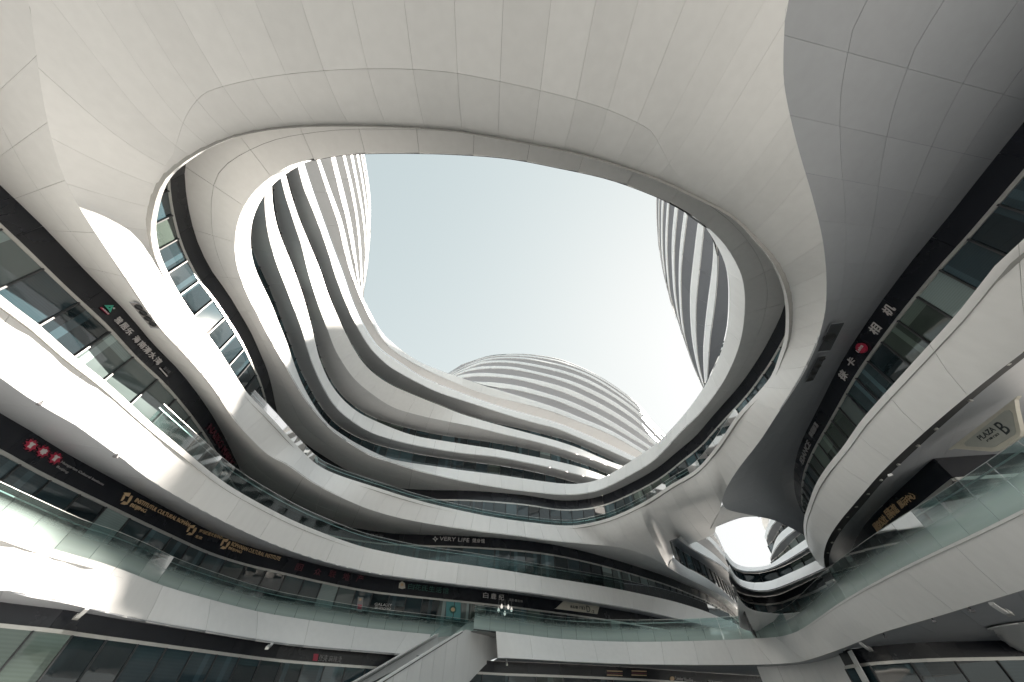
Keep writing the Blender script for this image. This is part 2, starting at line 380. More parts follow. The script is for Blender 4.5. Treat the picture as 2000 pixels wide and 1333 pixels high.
def balustrade(C, z0, label, height=1.25, pane=1.5, s01=(0, 1), group=None, rail=True, back=0.10, gm='rail'):
    """frameless glass balustrade standing along curve C"""
    P0 = C.at(s01[0]); t = thing('glass_balustrade', label, 'balustrade', (P0[0], P0[1], z0), group)
    K = move(C, z=z0, off=back); L = K.L * (s01[1] - s01[0]); n = max(2, round(L / pane)); T = np.linspace(*s01, n + 1)
    for i in range(n):
        e = 0.012 / K.L; a, b = K.at(T[i] + e), K.at(T[i + 1] - e); d = b - a; d /= np.linalg.norm(d); nn = np.array([d[1], -d[0], 0]) * 0.008
        V = []
        for k in (-1, 1):
            V += [a + nn * k, b + nn * k, b + nn * k + (0, 0, height), a + nn * k + (0, 0, height)]
        mesh('glass_pane', V, [(0, 1, 2, 3), (7, 6, 5, 4), (0, 4, 5, 1), (1, 5, 6, 2), (2, 6, 7, 3), (3, 7, 4, 0)], M[gm], t, smooth=False, uv=[(0, 0), (1, 0), (1, 1), (0, 1)] * 2)
    rail_tube('base_channel', move(K, z=z0 - 0.02), M['mull'], t, 0.06, 0.06, s01=s01)
    if rail: rail_tube('handrail', move(K, z=z0 + height - 0.22, off=0.09), M['steel'], t, 0.045, 0.045, s01=s01)
    rail_tube('top_edge', move(K, z=z0 + height + 0.012), M['steel'], t, 0.022, 0.022, s01=s01)
    return t
# ------------------------------------------------------------------ levels (metres above the eye): fascia bottom, fascia top
A_B, A_T, B_B, B_T, C_B, C_T, D_B, D_T = 3.6, 5.27, 8.7, 10.45, 13.2, 15.0, 18.1, 19.8
W_C, W_B = 13.92, 9.23                     # where the soffits meet the walls (they rise inwards)
LV = {k: (22.3 + 4.2 * i, 23.8 + 4.2 * i) for i, k in enumerate('EFGHIJKLMNOP')}

# ================================================================== GROUND
def ground():
    R = 700; n = 64; V = [(0, 0, -EYE)] + [(R * math.cos(2 * math.pi * i / n), R * math.sin(2 * math.pi * i / n), -EYE) for i in range(n)]
    m, nn, l, b = mat_base('plaza_paving')
    tc = nn.new('ShaderNodeTexCoord'); br = nn.new('ShaderNodeTexBrick'); br.inputs['Scale'].default_value = 1.0
    br.inputs['Color1'].default_value = (0.32, 0.325, 0.325, 1); br.inputs['Color2'].default_value = (0.27, 0.275, 0.275, 1); br.inputs['Mortar'].default_value = (0.16, 0.16, 0.15, 1)
    br.inputs['Mortar Size'].default_value = 0.008; br.inputs['Brick Width'].default_value = 1.2; br.inputs['Row Height'].default_value = 0.6
    l.new(tc.outputs['Object'], br.inputs['Vector']); l.new(br.outputs[0], b.inputs['Base Color']); b.inputs['Roughness'].default_value = 0.55
    o = mesh('plaza_ground', V, [(0, i, i % n + 1) for i in range(1, n + 1)], m, smooth=False); o['kind'] = 'structure'
ground()

# ================================================================== LEVEL C : the overhead bridge and its white underside
br = thing('overhead_bridge', 'huge white curved bridge overhead wrapping round the oval sky opening', 'bridge', (-19, 9, -EYE))
lo = 14.05
E1p = [(305,454,14.7),(306,430,14.6),(318,378,14.4),(335,345,14.2),(360,322,14.1),(395,298,lo),(430,280,lo),(480,262,lo),(560,249,lo),(650,245,lo),(772,247,lo),(881,254,lo),(979,270,lo),(1095,292,lo),(1151,305,lo),(1210,324,lo),(1284,350,lo),(1350,382,lo),(1422,420,lo),(1471,469,lo),(1507,513.6,14.1),(1528,562.6,14.3),(1534,601,14.45),(1533,657,14.7),
       (1520,699),(1507,734),(1475,773),(1440,811),(1384,898),(1360,917),(1312,945.6),(1264,977.6),(1216,1001.6),(1184,1014),(1152,1022),(1120,1027),(1080,1025.6),(1040,1021),(1000,1016),(930,1004),(825,980),(737,953),(650,924),(609,900),(525,811),(490,776),(469,748),(424,678),(385,626),(350,573),(315,503,14.9)]
# straighten the right run (1440,811)-(1384,898)
E1p = [p for p in E1p if p[:2] not in ((1384,898),)]; 
E1p.insert([p[:2] for p in E1p].index((1360,917)), (1402,868))
E1 = cv(E1p, C_T, closed=True)
E2L = [(57,0),(66,70),(87,210),(110,305),(135,370),(172,433),(259,562.6),(312,640),(364,696),(417,759),(455,818),(490,857),(525,890),(560,908),(616,946.6),(700,987),(760,1007),(825,1021),(930,1037.7),(1000,1046),(1070,1056),(1158,1064),(1210,1069),(1250,1080),(1284,1095),(1305,1109)]
E2R = [(1409,985),(1415.6,960),(1440,918.6),(1484,862),(1517,811),(1545,769),(1570,727),(1598,664),(1612,608),(1614,575),(1614,534),(1608,475),(1601,440),(1587,385),(1555,275),(1533,175),(1530,110),(1535,0)]
OC_UP = [(1312,1087),(1318,1077),(1326,1070),(1350,1054),(1370,1044),(1390,1033)]
wl0, wr0 = bp(57, 0, C_B), bp(1535, 0, C_B)
YB = -14.0
left_back = [np.array([wl0[0] + 1.6 * k, wl0[1] - (wl0[1] - YB) * k, C_B]) for k in (1.0, .75, .5, .25)]
right_back = [np.array([wr0[0] + 1.5 * k, wr0[1] - (wr0[1] - YB) * k, C_B]) for k in (.25, .5, .75, 1.0)]
back = [right_back[-1] * (1 - t) + left_back[0] * t + np.array([0, -5.0 * math.sin(math.pi * t), 0]) for t in np.linspace(0.06, 0.94, 14)]
f1 = cv(E2L, C_B).W; f2 = np.array([bp(u, v, z) for u, v, z in dense([(u, v, 14.2) for u, v in OC_UP], False, 3, 1)]); f3 = cv(E2R, C_B).W
f2[:, 2] = np.interp(np.linspace(0, 1, len(f2)), [0, .3, 1], [14.1, 13.9, 13.6]); 
f2 = np.array([bp(*proj(p), p[2]) for p in f2])
# E1 runs clockwise in the picture (up the left, across the top, down the right); the outer edge must run the same way
OB = Curve(np.vstack([f1[::-1], left_back[::-1], back[::-1], right_back[::-1], f3[::-1], f2[::-1]]), True)
def wkey(e, top):            # follow a seam of the underside from the opening through a picture point to the back line
    a = bp(*e, lo); b = bp(*top, C_B + 0.1); d = b - a; k = (YB - a[1]) / d[1]; return a + d * min(k, 40)
keys = [((1305,0),)]
def okey(P): return float(OB.near(P))
def bk(e, top):          # the outer-edge point that the seam from e through picture point top runs to
    a = bp(*e, lo); b = bp(*top, C_B); d = (b - a)[:2]; Ld = np.linalg.norm(d); S = np.linspace(0, 1, 1601); m = OB.at(S)[:, :2] - a[:2]
    al = (m @ d) / Ld; pe = np.abs(m[:, 0] * d[1] - m[:, 1] * d[0]) / Ld; pe[al < Ld * 0.9] = 99
    return float(S[int(np.argmin(pe))])
KE = [((360,322),okey(bp(80,175,C_B))), ((385,298),bk((385,298),(116,0))), ((403,287),bk((403,287),(166,0))), ((452,270),bk((452,270),(271,0))), ((511,252),bk((511,252),(336,0))), ((564,249),bk((564,249),(412,0))),
      ((613,242),bk((613,242),(487,0))), ((665,243),bk((665,243),(562,0))), ((769,242),bk((769,242),(708,0))), ((881,252),bk((881,252),(857,0))), ((937,263),bk((937,263),(931,0))), ((1042,280),bk((1042,280),(1081,0))),
      ((1098,291),bk((1098,291),(1158,0))), ((1147,305),bk((1147,305),(1235,0))), ((1193,315),bk((1193,315),(1314,0))), ((1235,331),bk((1235,331),(1393,0))), ((1262,343),bk((1262,343),(1470,0))), ((1290,353),okey(bp(1534,19,C_B))),
      ((1328,371),okey(bp(1530,110,C_B))), ((1352,379),okey(bp(1533,175,C_B))), ((1395,400),okey(bp(1543,228,C_B))), ((1430,430),okey(bp(1556,277,C_B))), ((1475,472),okey(bp(1580,355,C_B))), ((1507,513),okey(bp(1603,450,C_B))), ((1527,566),okey(bp(1615,565,C_B))),
      ((1520,699),okey(bp(1600,655,C_B))), ((1475,773),okey(bp(1540,777,C_B))), ((1440,811),okey(bp(1500,838,C_B))), ((1402,868),okey(bp(1445,912,C_B))), ((1365,914),okey(bp(1409,983,C_B))),
      ((1330,936),okey(bp(1388,1034,13.6))), ((1300,955),okey(bp(1350,1054,13.75))), ((1270,974),okey(bp(1318,1077,13.95))), ((1250,985),okey(bp(1306,1107,C_B))), ((1200,1008),okey(bp(1240,1077,C_B))), ((1120,1027),okey(bp(1140,1062,C_B))),
      ((1040,1021),okey(bp(1035,1051,C_B))), ((930,1004),okey(bp(925,1037,C_B))), ((825,980),okey(bp(810,1018,C_B))), ((737,953),okey(bp(715,993,C_B))), ((650,924),okey(bp(616,946,C_B))), ((570,860),okey(bp(535,896,C_B))),
      ((490,776),okey(bp(455,818,C_B))), ((424,678),okey(bp(380,715,C_B))), ((385,626),okey(bp(330,660,C_B))), ((350,573),okey(bp(290,608,C_B))), ((315,503),okey(bp(220,505,C_B))), ((306,440),okey(bp(155,405,C_B))), ((325,362),okey(bp(105,290,C_B)))]
def rise(w, v):           # flat underside that rolls up in a rounded lip; narrow stretches stay straight
    r = np.clip(w, 0.3, 2.3); t = np.clip((v * w - (w - r)) / r, 0, 1); k = np.clip((w - 1.6) / 2.0, 0, 1)
    return (1 - k) * v + k * (0.94 * (1 - np.sqrt(np.maximum(1 - (t * .88) ** 2, 0))) / 0.525 + 0.06 * v)
# parameter runs along E1 with v=1 at the opening: swap so that A is the outer edge
KO = [(b, a) for a, b in KE]
def fixed_pair():
    kb = [E1.near_px(*a) for a, b in KE]; ka = [b for a, b in KE]
    ka = np.unwrap(np.array(ka) * 2 * np.pi) / 2 / np.pi; kb = np.unwrap(np.array(kb) * 2 * np.pi) / 2 / np.pi
    ka = np.append(ka, ka[0] + 1); kb = np.append(kb, kb[0] + 1)
    for q in (ka, kb): q[:] = np.maximum.accumulate(q + np.arange(len(q)) * 1e-7)
    # smooth both against a common parameter
    u = np.linspace(0, 1, len(ka)); du = np.linspace(0, 1, 481); A = np.interp(du, u, ka); B = np.interp(du, u, kb)
    def sm(x):
        h = x - du; h = gauss(h[:-1, None], 9, True)[:, 0]; return np.append(h, h[0]) + du
    return du, sm(A), sm(B)
du, PA, PB = fixed_pair()
cc = np.linspace(0, 1, 481)
# spacing of seams: even along the opening's own length
OUT = Curve(OB.at(np.interp(cc, du, PA))[:-1], True); INN = Curve(E1.at(np.interp(cc, du, PB))[:-1], True)
dI = INN.d / INN.L; dI = 0.65 * dI + 0.35 * np.linspace(0, 1, 481)
OUT.d = dI * OUT.L; INN.d = dI * INN.L
sa_, sb_ = INN.near_px(345, 335), INN.near_px(1395, 402)
if sb_ < sa_: sb_ += 1
nc_ = max(1, round(78 * (sb_ - sa_)))
strip('white_underside', OUT, INN, M['white'], br, rows=(0, 0.72, 1), mode='arc', zp=rise, cols=nc_, sub=4, subv=8, warp=2.0, s01=(sa_, sb_), gap=0.012)
strip('white_underside', OUT, INN, M['white'], br, rows=(0, 1), mode='arc', zp=rise, cols=78 - nc_, sub=4, subv=11, warp=1.8, s01=(sb_, sa_ + 1), gap=0.016)
# small wedge beside the second opening
wa = cv([(1411,987),(1419,995),(1435,1000),(1455,1004),(1482,1009.5)], C_B, sm=0); wb = cv([(1388,1034),(1410,1025),(1435,1015.5),(1455,1010.5),(1484,1009.5)], 13.5, sm=0)
strip('white_underside', wa, wb, M['white'], br, mode='arc', cols=5, sub=3)
# the fascia that wraps down round the second opening
za = cv([(1303,1108),(1340,1129),(1378,1147),(1408,1164),(1435,1185),(1450,1205),(1460,1226)], C_B, ext=(0, 3)); 
zt = cv([(1312,1087,14.1),(1330,1100,14.7),(1358,1114),(1385,1126),(1410,1143),(1435,1160),(1449,1176),(1463,1212)], C_T, ext=(0, 3))
strip('white_fascia', za, zt, M['white'], br, mode='arc', width=2.2, bulge=0.12)
# soffits either side
E3Lp = [(-150,220),(-70,295),(0,362),(75,433),(175,538),(245,608),(298,671),(350,724),(403,794),(438,853),(478,932),(520,972),(600,1010),(690,1031),(760,1041.5),(820,1044.5),(900,1047),(980,1052),(1040,1058),(1105,1069),(1200,1093.5),(1300,1126),(1340,1143),(1370,1156),(1400,1173),(1420,1186),(1440,1205),(1452,1228)]
E3L = cv(E3Lp, W_C, ext=(12, 3))
S2L = Curve(np.vstack([left_back, cv(E2L, C_B).W, cv([(1305,1109),(1340,1129),(1378,1147),(1408,1164),(1435,1185),(1450,1205),(1460,1226)], C_B, ext=(0, 3)).W[3:]]))
strip('left_soffit', S2L, E3L, M['white'], br, rows=(0, .5, 1), v1=1.015, keys=[(0.0, 0.0), ((57,0), (-150,220)), ((110,305), (0,362)), ((172,433),(75,433)), ((259,562.6),(175,538)), ((364,696),(298,671)), ((455,818),(403,794)), ((525,890),(478,932)), ((616,946),(600,1010)), ((760,1007),(735,1038)), ((825,1021),(820,1044)), ((1070,1056),(1060,1061)), ((1305,1109),(1275,1118)), ((1408,1164),(1380,1162)), (1.0, 1.0)], width=2.1)
E2Rw = np.vstack([right_back[::-1], cv(E2R, C_B).W[::-1], cv([(1411,989),(1419,995),(1435,1000),(1455,1004),(1480,1009.5),(1505,1014.5),(1528,1023),(1540,1029),(1553,1036),(1570,1046),(1590,1060)], C_B, sm=0).W])
E2Rc = Curve(gauss(E2Rw, 2, False))
E3Rp = [(2060,166),(2000,238),(1909,352),(1845,433),(1789,500),(1746,556),(1713,601),(1650,696),(1605,783),(1573,846),(1559,880),(1550.5,918.6),(1552,960.6),(1559,985),(1570,1008),(1588,1034),(1602,1052)]
E3R = cv(E3Rp, W_C, ext=(14, 0))
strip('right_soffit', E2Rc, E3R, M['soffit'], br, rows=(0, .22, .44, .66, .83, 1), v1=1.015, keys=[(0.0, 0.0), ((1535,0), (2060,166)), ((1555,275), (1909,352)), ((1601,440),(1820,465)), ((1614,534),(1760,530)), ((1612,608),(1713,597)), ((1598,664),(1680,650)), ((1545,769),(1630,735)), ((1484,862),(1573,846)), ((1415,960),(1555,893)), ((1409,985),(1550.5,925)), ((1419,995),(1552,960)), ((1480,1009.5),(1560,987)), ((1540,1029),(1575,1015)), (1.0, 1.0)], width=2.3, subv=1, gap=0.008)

# ================================================================== storey 3 walls under the bridge
def sign_wall(C, ztop, rb, parent, zfloor, s01=(0, 1), pane=1.5, pw=3.2, mats=None, trim=True, mull=None):
    """black sign panels, pale trim, then glazing; rb = ratio bottom/top height of the sign band (scalar or pair)"""
    r0, r1 = rb if isinstance(rb, tuple) else (rb, rb)
    T = move(C, z=ztop); Bt = Curve(C.W.copy()); Bt.W[:, 2] = ztop * np.interp(Bt.d / Bt.L, [0, 1], [r0, r1]); Bt = Curve(Bt.W)
    strip('sign_band', Bt, T, M['dark'], parent, width=pw, mode='arc', s01=s01, sub=3, subv=1, gap=0.014)
    if trim: rail_tube('trim', Curve(move(Bt, dz=-0.07, off=-0.03).W), M['trim'], parent, 0.12, 0.15, s01=s01)
    zb = lambda s: float(np.interp(s, [0, 1], [ztop * r0, ztop * r1])) - 0.14
    window_wall(C, zb, zfloor, parent, pane=pane, s01=s01, mats=mats, mull=mull)
    return Bt
gal = thing('gallery_building', 'white banded gallery building with black shop signs curving from left edge to centre', 'building', (-24, 20, -EYE))
W3L = sign_wall(E3L, W_C, (0.918, 0.930), gal, B_T - 0.6, pane=1.75)
rg = thing('right_gallery_building', 'white banded gallery building with black sign band on the right edge', 'building', (20, 14, -EYE))
W3R = sign_wall(E3R, W_C, 0.921, rg, B_T - 0.6, pane=1.35, s01=(0, 0.985))

# ================================================================== LEVEL B left
Bt_p = [(-110,480),(0,577),(70,629),(140,692),(210,748),(291,822),(350,871),(420,929),(469,962),(560,1011),(630,1041),(700,1066),(760,1080),(825,1092),(895,1101),(965,1111),(1070,1128),(1175,1145),(1250,1160),(1312,1174),(1340,1182),(1380,1195),(1405,1206),(1432,1217)]
Bb_p = [(-110,665),(0,738),(70,787),(150,832),(196,866),(245,900),(273,924),(315,952),(390,995),(475,1038),(560,1074),(645,1101),(730,1121),(815,1132.7),(900,1143.5),(985,1153),(1070,1164),(1155,1177),(1240,1191),(1300,1204),(1350,1216),(1400,1228)]
Bs_p = [(-110,738),(0,807),(57,840),(120,880),(170,908),(245,949),(305,982),(356,1009),(424,1044),(492,1069),(560,1087),(645,1109),(730,1127),(815,1138),(900,1148),(985,1158),(1070,1170),(1155,1183),(1240,1198),(1310,1213),(1360,1226)]
BT = cv(Bt_p, B_T, ext=(8, 4)); BB = cv(Bb_p, B_B, ext=(8, 4)); BS = cv(Bs_p, W_B, ext=(8, 4))
strip('white_fascia', BB, BT, M['white'], gal, width=3.0, bulge=0.05)
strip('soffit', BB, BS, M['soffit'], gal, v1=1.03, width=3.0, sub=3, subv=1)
ribbon('floor_slab', move(BT, dz=-0.3), move(E3L, z=B_T - 0.3), M['deck'], gal, mode='near', n=140)
W2L = sign_wall(BS, W_B, (0.876, 0.885), gal, A_T - 0.4, pane=1.6, pw=3.0)
# ================================================================== LEVEL A left
At_p = [(-130,985),(0,1034),(115.6,1076),(182,1094),(252,1118),(315,1143),(396,1167),(469.5,1186.6),(543,1202),(700,1225),(775,1233),(848,1240),(920,1248),(1000,1258)]
Ab_p = [(-130,1128),(0,1153),(52.6,1166),(140,1181),(175,1190),(280,1214),(385,1232),(525,1255),(600,1264),(700,1272.5),(783,1279.5),(860,1286),(920,1291)]
As_p = [(-130,1158),(0,1176),(80,1186),(140,1193),(190,1202),(280,1217),(385,1234.5),(525,1257),(600,1266),(700,1274.5),(783,1281.5),(860,1288),(920,1293)]
AT = cv(At_p, A_T, ext=(8, 0)); AB = cv(Ab_p, A_B, ext=(8, 0)); AS = cv(As_p, A_B + 0.03, ext=(8, 0))
strip('white_fascia', AB, AT, M['white'], gal, width=3.3, bulge=0.05)
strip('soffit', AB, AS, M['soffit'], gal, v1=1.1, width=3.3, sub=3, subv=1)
ribbon('floor_slab', move(AT, dz=-0.3), move(BS, z=A_T - 0.3), M['deck'], gal, mode='near', n=120)
W1L = sign_wall(AS, A_B + 0.03, (0.80, 0.80), gal, -EYE, pane=1.5, pw=3.0, mats=[M['g1'], M['g1'], M['g2'], M['g4']])
# centre ground floor under the footbridge
Gc = cv([(905,1287),(940,1289.5),(972,1292),(1100,1297),(1250,1305),(1330,1311),(1420,1317),(1500,1322)], A_B, ext=(3, 2))
sign_wall(Gc, A_B, (0.80, 0.80), gal, -EYE, pane=2.4, pw=3.0)

# ================================================================== LEVEL D ring and the striped tower behind it
tw = thing('striped_tower', 'tall white tower with horizontal stripes sweeping from upper left behind the sky opening', 'building', (-16, 20, -EYE))
F2p = [(713.6,298.6),(797,298),(881,300),(990,308),(1095,327.6),(1193,350),(1284,383.6),(1320,402),(1350,419.5),(1375.5,440.5),(1395,455.5),(1417.5,481),(1435.5,509.5),(1449,539.5),(1454,567),(1455,599),(1450.5,647),(1440,687.5),(1422,729.5),(1404,760),(1382,790),(1360,816),(1334,840),(1280,897.6),(1232,928),(1192,949),(1168,959),(1136,965.6),(1096,967),(1040,961.6),(1000,957),(920,944),(856,930),(808,918),(760,901.6),(729,893),(692,872),(647,840),(620,811),(596,781),(572,742),(551,704),(528,664),(504,617.6),(481.6,573),(469,541),(461,512),(458.5,475),(464,435),(477,403),(501,369.6),(542,337),(571,321.6),(617.6,310),(664,302)]
F1v = [(1342.5,414.5),(1365,431),(1379,445),(1392,466),(1405.5,490),(1417.5,520),(1423.5,557),(1423,620),(1417.5,656),(1407,692),(1392,725),(1378.5,750.5),(1360,779),(1320,829),(1280,868),(1240,896),(1200,921.6),(1168,937.6),(1129.6,945.6),(1088,944),(1040,937.6),(968,927),(904,919),(856,912),(800,904),(760,896),(740,888),(692,864),(644,832),(621.6,805),(602,773),(589.6,749),(575,712),(562,674),(544,629),(529.6,592),(510,552),(496,518),(490,487),(489.6,453),(494,427),(504,401.6),(518,379),(531,361.6),(547,349),(562,337),(581,326),(600,316.5)]
F2 = cv(F2p, D_B, closed=True)
def up(u, v, zb, zt): q = bp(u, v, zb); q[2] = zt; return tuple(proj(q)) + (zt,)
hid = [up(u, v, D_B, D_T) for u, v in [(664,302),(713.6,298.6),(797,298),(881,300),(990,308),(1095,327.6),(1193,350),(1284,383.6)]]
F1 = cv(hid + F1v, D_T, closed=True)
strip('white_fascia', F2, F1, M['white'], tw, width=2.6, bulge=0.05)
SDp = [(1533,594.5),(1500,668),(1470,717.5),(1441.5,757),(1414,788),(1387.6,818),(1360,851),(1328,878),(1280,917),(1216,952),(1168,971),(1120,978),(1080,976.5),(1040,969.6),(1000,965),(920,959),(824,957),(760,950),(690,925),(630,890),(590,862),(553,832),(540,800),(532,760),(521,720),(508,690),(490.5,650),(466,608),(445,573),(410,524),(385,471),(375,438),(366,396),(361,350),(362,318),(375,285),(420,255),(500,228),(600,214),(720,210),(860,216),(980,232),(1100,256),(1220,288),(1330,332),(1430,392),(1500,460),(1535,530)]
SD = cv(SDp, D_B + 0.05, closed=True)
strip('soffit', F2, SD, M['white'], tw, v1=1.03, rows=(0, .52, 1), width=2.6, sub=4)
W4 = sign_wall(SD, D_B + 0.05, 0.94, tw, C_T - 0.5, pane=1.35, pw=3.0, mull=M['mull'], mats=[M['g1'], M['g1'], M['g2'], M['g4']])
ribbon('floor_slab', move(E1, dz=-0.3), move(SD, z=C_T - 0.3), M['deck'], br, mode='near', n=160)

def overshoot(c, du, dv): return [(p[0] + du, p[1] + dv) for p in c]
def band(parent, zb, zt, bot, top, inner=None, ext=(3, 3), w=2.6, fascia=True, glass=False, gl01=(0, 1), v1=1.0, width=2.6, mode='near', sub=4, piece_mat='white', smode='near', extS=None):
    B = cv(bot, zb, ext=ext); T = cv(top, zt, ext=ext)
    strip('white_fascia', B, T, M[piece_mat], parent, width=width, mode=mode, sub=sub)
    if inner is not None:
        I = cv(inner, zb + 0.03, ext=extS or ext)
        strip('soffit', B, I, M['soffit_half_shade' if parent is tw else 'soffit_deep_shade'], parent, width=width, mode=smode, sub=sub, v1=v1)
        return B, T, I
    return B, T, None
z = LV
Eb = [(518,370),(517,395),(518,415),(523,453),(533,493),(542,520),(558,560),(573,600),(585.6,632),(595,664),(602,688),(612,717),(628,752),(652,792),(684,821),(724,845),(772,861),(824,873),(904,886),(968,893),(1032,905),(1088,917),(1136,929.6),(1171,937.6),(1200,944)]
Et = [(531,350),(531,376),(534,408),(542,445),(555,480),(576,533),(593.6,584),(606,629),(616,669),(620,688),(628,712),(644,747),(668,779),(700,806),(740,825.6),(780,842),(816,853),(856,860),(920,870),(968,877.6),(1032,890),(1088,901.6),(1136,913.6),(1184,931),(1210,941)]
Ei = [(489,440),(490,486),(507,523),(526,563),(542,606),(555,641.6),(571,684),(583,717),(599,749),(620,785.6),(644,817.6),(676,843),(724,865.6),(772,878),(808,886),(856,894),(904,901),(968,909),(1032,920),(1088,933),(1130,945),(1160,953)]
Fb = [(545,335),(549,349),(560,392),(576,440),(590,484),(600,525),(616,579),(629,616),(643,653),(653.6,682),(673,715),(692,741),(724,768),(765,795),(808,809),(856,820),(920,833),(984,849),(1032,860),(1088,875),(1136,891),(1176,905.6),(1210,918),(1235,928)]
Ft = [(553,325),(558,341),(568,379),(584,427),(606,480),(624,525),(641.6,576),(661,621),(680,661),(693,685),(716,717),(756,748),(808,772),(856,791),(904,810),(965,828),(1016,842),(1088,861.6),(1136,878),(1184,899),(1221,912),(1250,922)]
Fi = [(532,355),(533,376),(536,408),(544,445),(557,480),(578,533),(595.6,584),(608,629),(617,669),(621,685),(636,725),(660,765),(692,795),(724,814),(772,830),(824,843),(872,852),(929.6,860),(1000,871),(1080,888),(1104,896),(1152,912),(1192,929),(1215,940)]
Gb = [(578,310),(582,325),(593.6,369.6),(613,416),(638,484),(654,536),(672,584),(689.6,624),(709,659),(725,683),(756,713),(788,733),(820,750),(856,767),(920,788),(984,809),(1040,825.6),(1088,838),(1136,857.6),(1184,878),(1235,901),(1260,912)]
Gt = [(590,305),(593.6,320),(609.6,369.6),(629,424),(651,486),(669,533),(688,589),(712,640),(728,665.6),(743,684),(780,709),(820,735),(856,751),(904,770),(984,797.6),(1040,813),(1096,830),(1152,853),(1200,875),(1243,896),(1268,908)]
Gi = [(555,325),(559,341),(569.5,379),(585.5,427),(607.5,480),(625.5,525),(643,576),(662,621),(681,661),(694,684),(717,716),(757,747),(808,771),(856,790),(904,809),(955,824),(1032,841),(1080,853.6),(1104,859),(1152,880),(1221,911),(1245,921)]
Hb = [(612,295),(617.6,310),(637,369.6),(661,440),(671,484),(683,528),(702,579),(721.6,621),(737.6,651),(760,679),(792,701.6),(840,727),(888,748),(952,772),(1040,793.6),(1088,808),(1136,827),(1171,840),(1216,862),(1255,886),(1285,905)]
Ht = [(618,292),(624,310),(645,369.6),(667,430),(680,484),(691,533),(704.6,576),(721.6,607),(744,648),(761,665.5),(792,690),(824,709.6),(881.6,732),(926,747),(955,757),(1016,775),(1088,798),(1136,817.6),(1190,840),(1232,864),(1261,882),(1290,900)]
Hi = [(592,303),(595,320),(611,369.6),(630.5,424),(653,486),(671,533),(690,589),(713,639),(729.5,665),(744.5,683),(781,708),(820,734),(856,750),(904,769),(984,796.5),(1040,812),(1096,829),(1152,852),(1200,874),(1243,895),(1268,907)]
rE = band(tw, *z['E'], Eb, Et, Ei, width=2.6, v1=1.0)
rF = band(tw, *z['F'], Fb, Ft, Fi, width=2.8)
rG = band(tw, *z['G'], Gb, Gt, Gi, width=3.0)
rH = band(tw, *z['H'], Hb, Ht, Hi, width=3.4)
window_wall(rE[2], z['E'][0], D_T - 0.5, tw, pane=1.6); window_wall(rF[2], z['F'][0], z['E'][1] - 0.5, tw, pane=1.8); window_wall(rG[2], z['G'][0], z['F'][1] - 0.5, tw, pane=1.9)
# upper stripes of the left tower
UL = {'I': ([(642,290),(646,305.6),(661,369.6),(677,432),(687,486),(693,512),(699,550),(704,575),(712,600)], [(651,290),(654,305),(672,376),(685,432),(694,490),(699,530),(704.5,568),(712,592)]),
      'J': ([(665,290),(669,303),(686,376),(696,432),(702,493),(704,530),(706,570),(707,590)], [(671,290),(674,303),(691,376),(700,432),(705.6,493),(707,530),(708.5,565),(709,585)]),
      'K': ([(681,288),(684,302),(697.6,369.6),(709,432),(713.6,490),(711,540),(708.5,578)], [(686,288),(689,302),(702,369.6),(712,432),(716,490),(713.5,535),(709,575)]),
      'L': ([(693,288),(696,301.6),(710,376),(716,432),(717.5,480),(714.5,530),(709,574)], [(697.5,288),(700,301),(713,376),(718.5,432),(719.6,480),(716,528),(709.6,572)]),
      'M': ([(702,288),(705,301),(717,376),(720.5,432),(720.8,470),(717,520),(710.4,568)], [(704.5,288),(707,301),(719,376),(722,432),(721.8,470),(717.6,520),(711,566)]),
      'N': ([(707,288),(710,301),(721.2,376),(723.4,420),(722.4,470),(718.2,520)], [(708.5,288),(711.6,301),(722.4,376),(724,420),(722.9,470),(718.6,519)])}
prev = Ht[:8] + [(716,598)]
for k in 'IJKLMN':
    b, t = UL[k]; band(tw, *z[k], b, t, overshoot(prev, 0.8, 0), ext=(4, 0), width=3.6, mode='arc', smode='arc', sub=3); prev = t
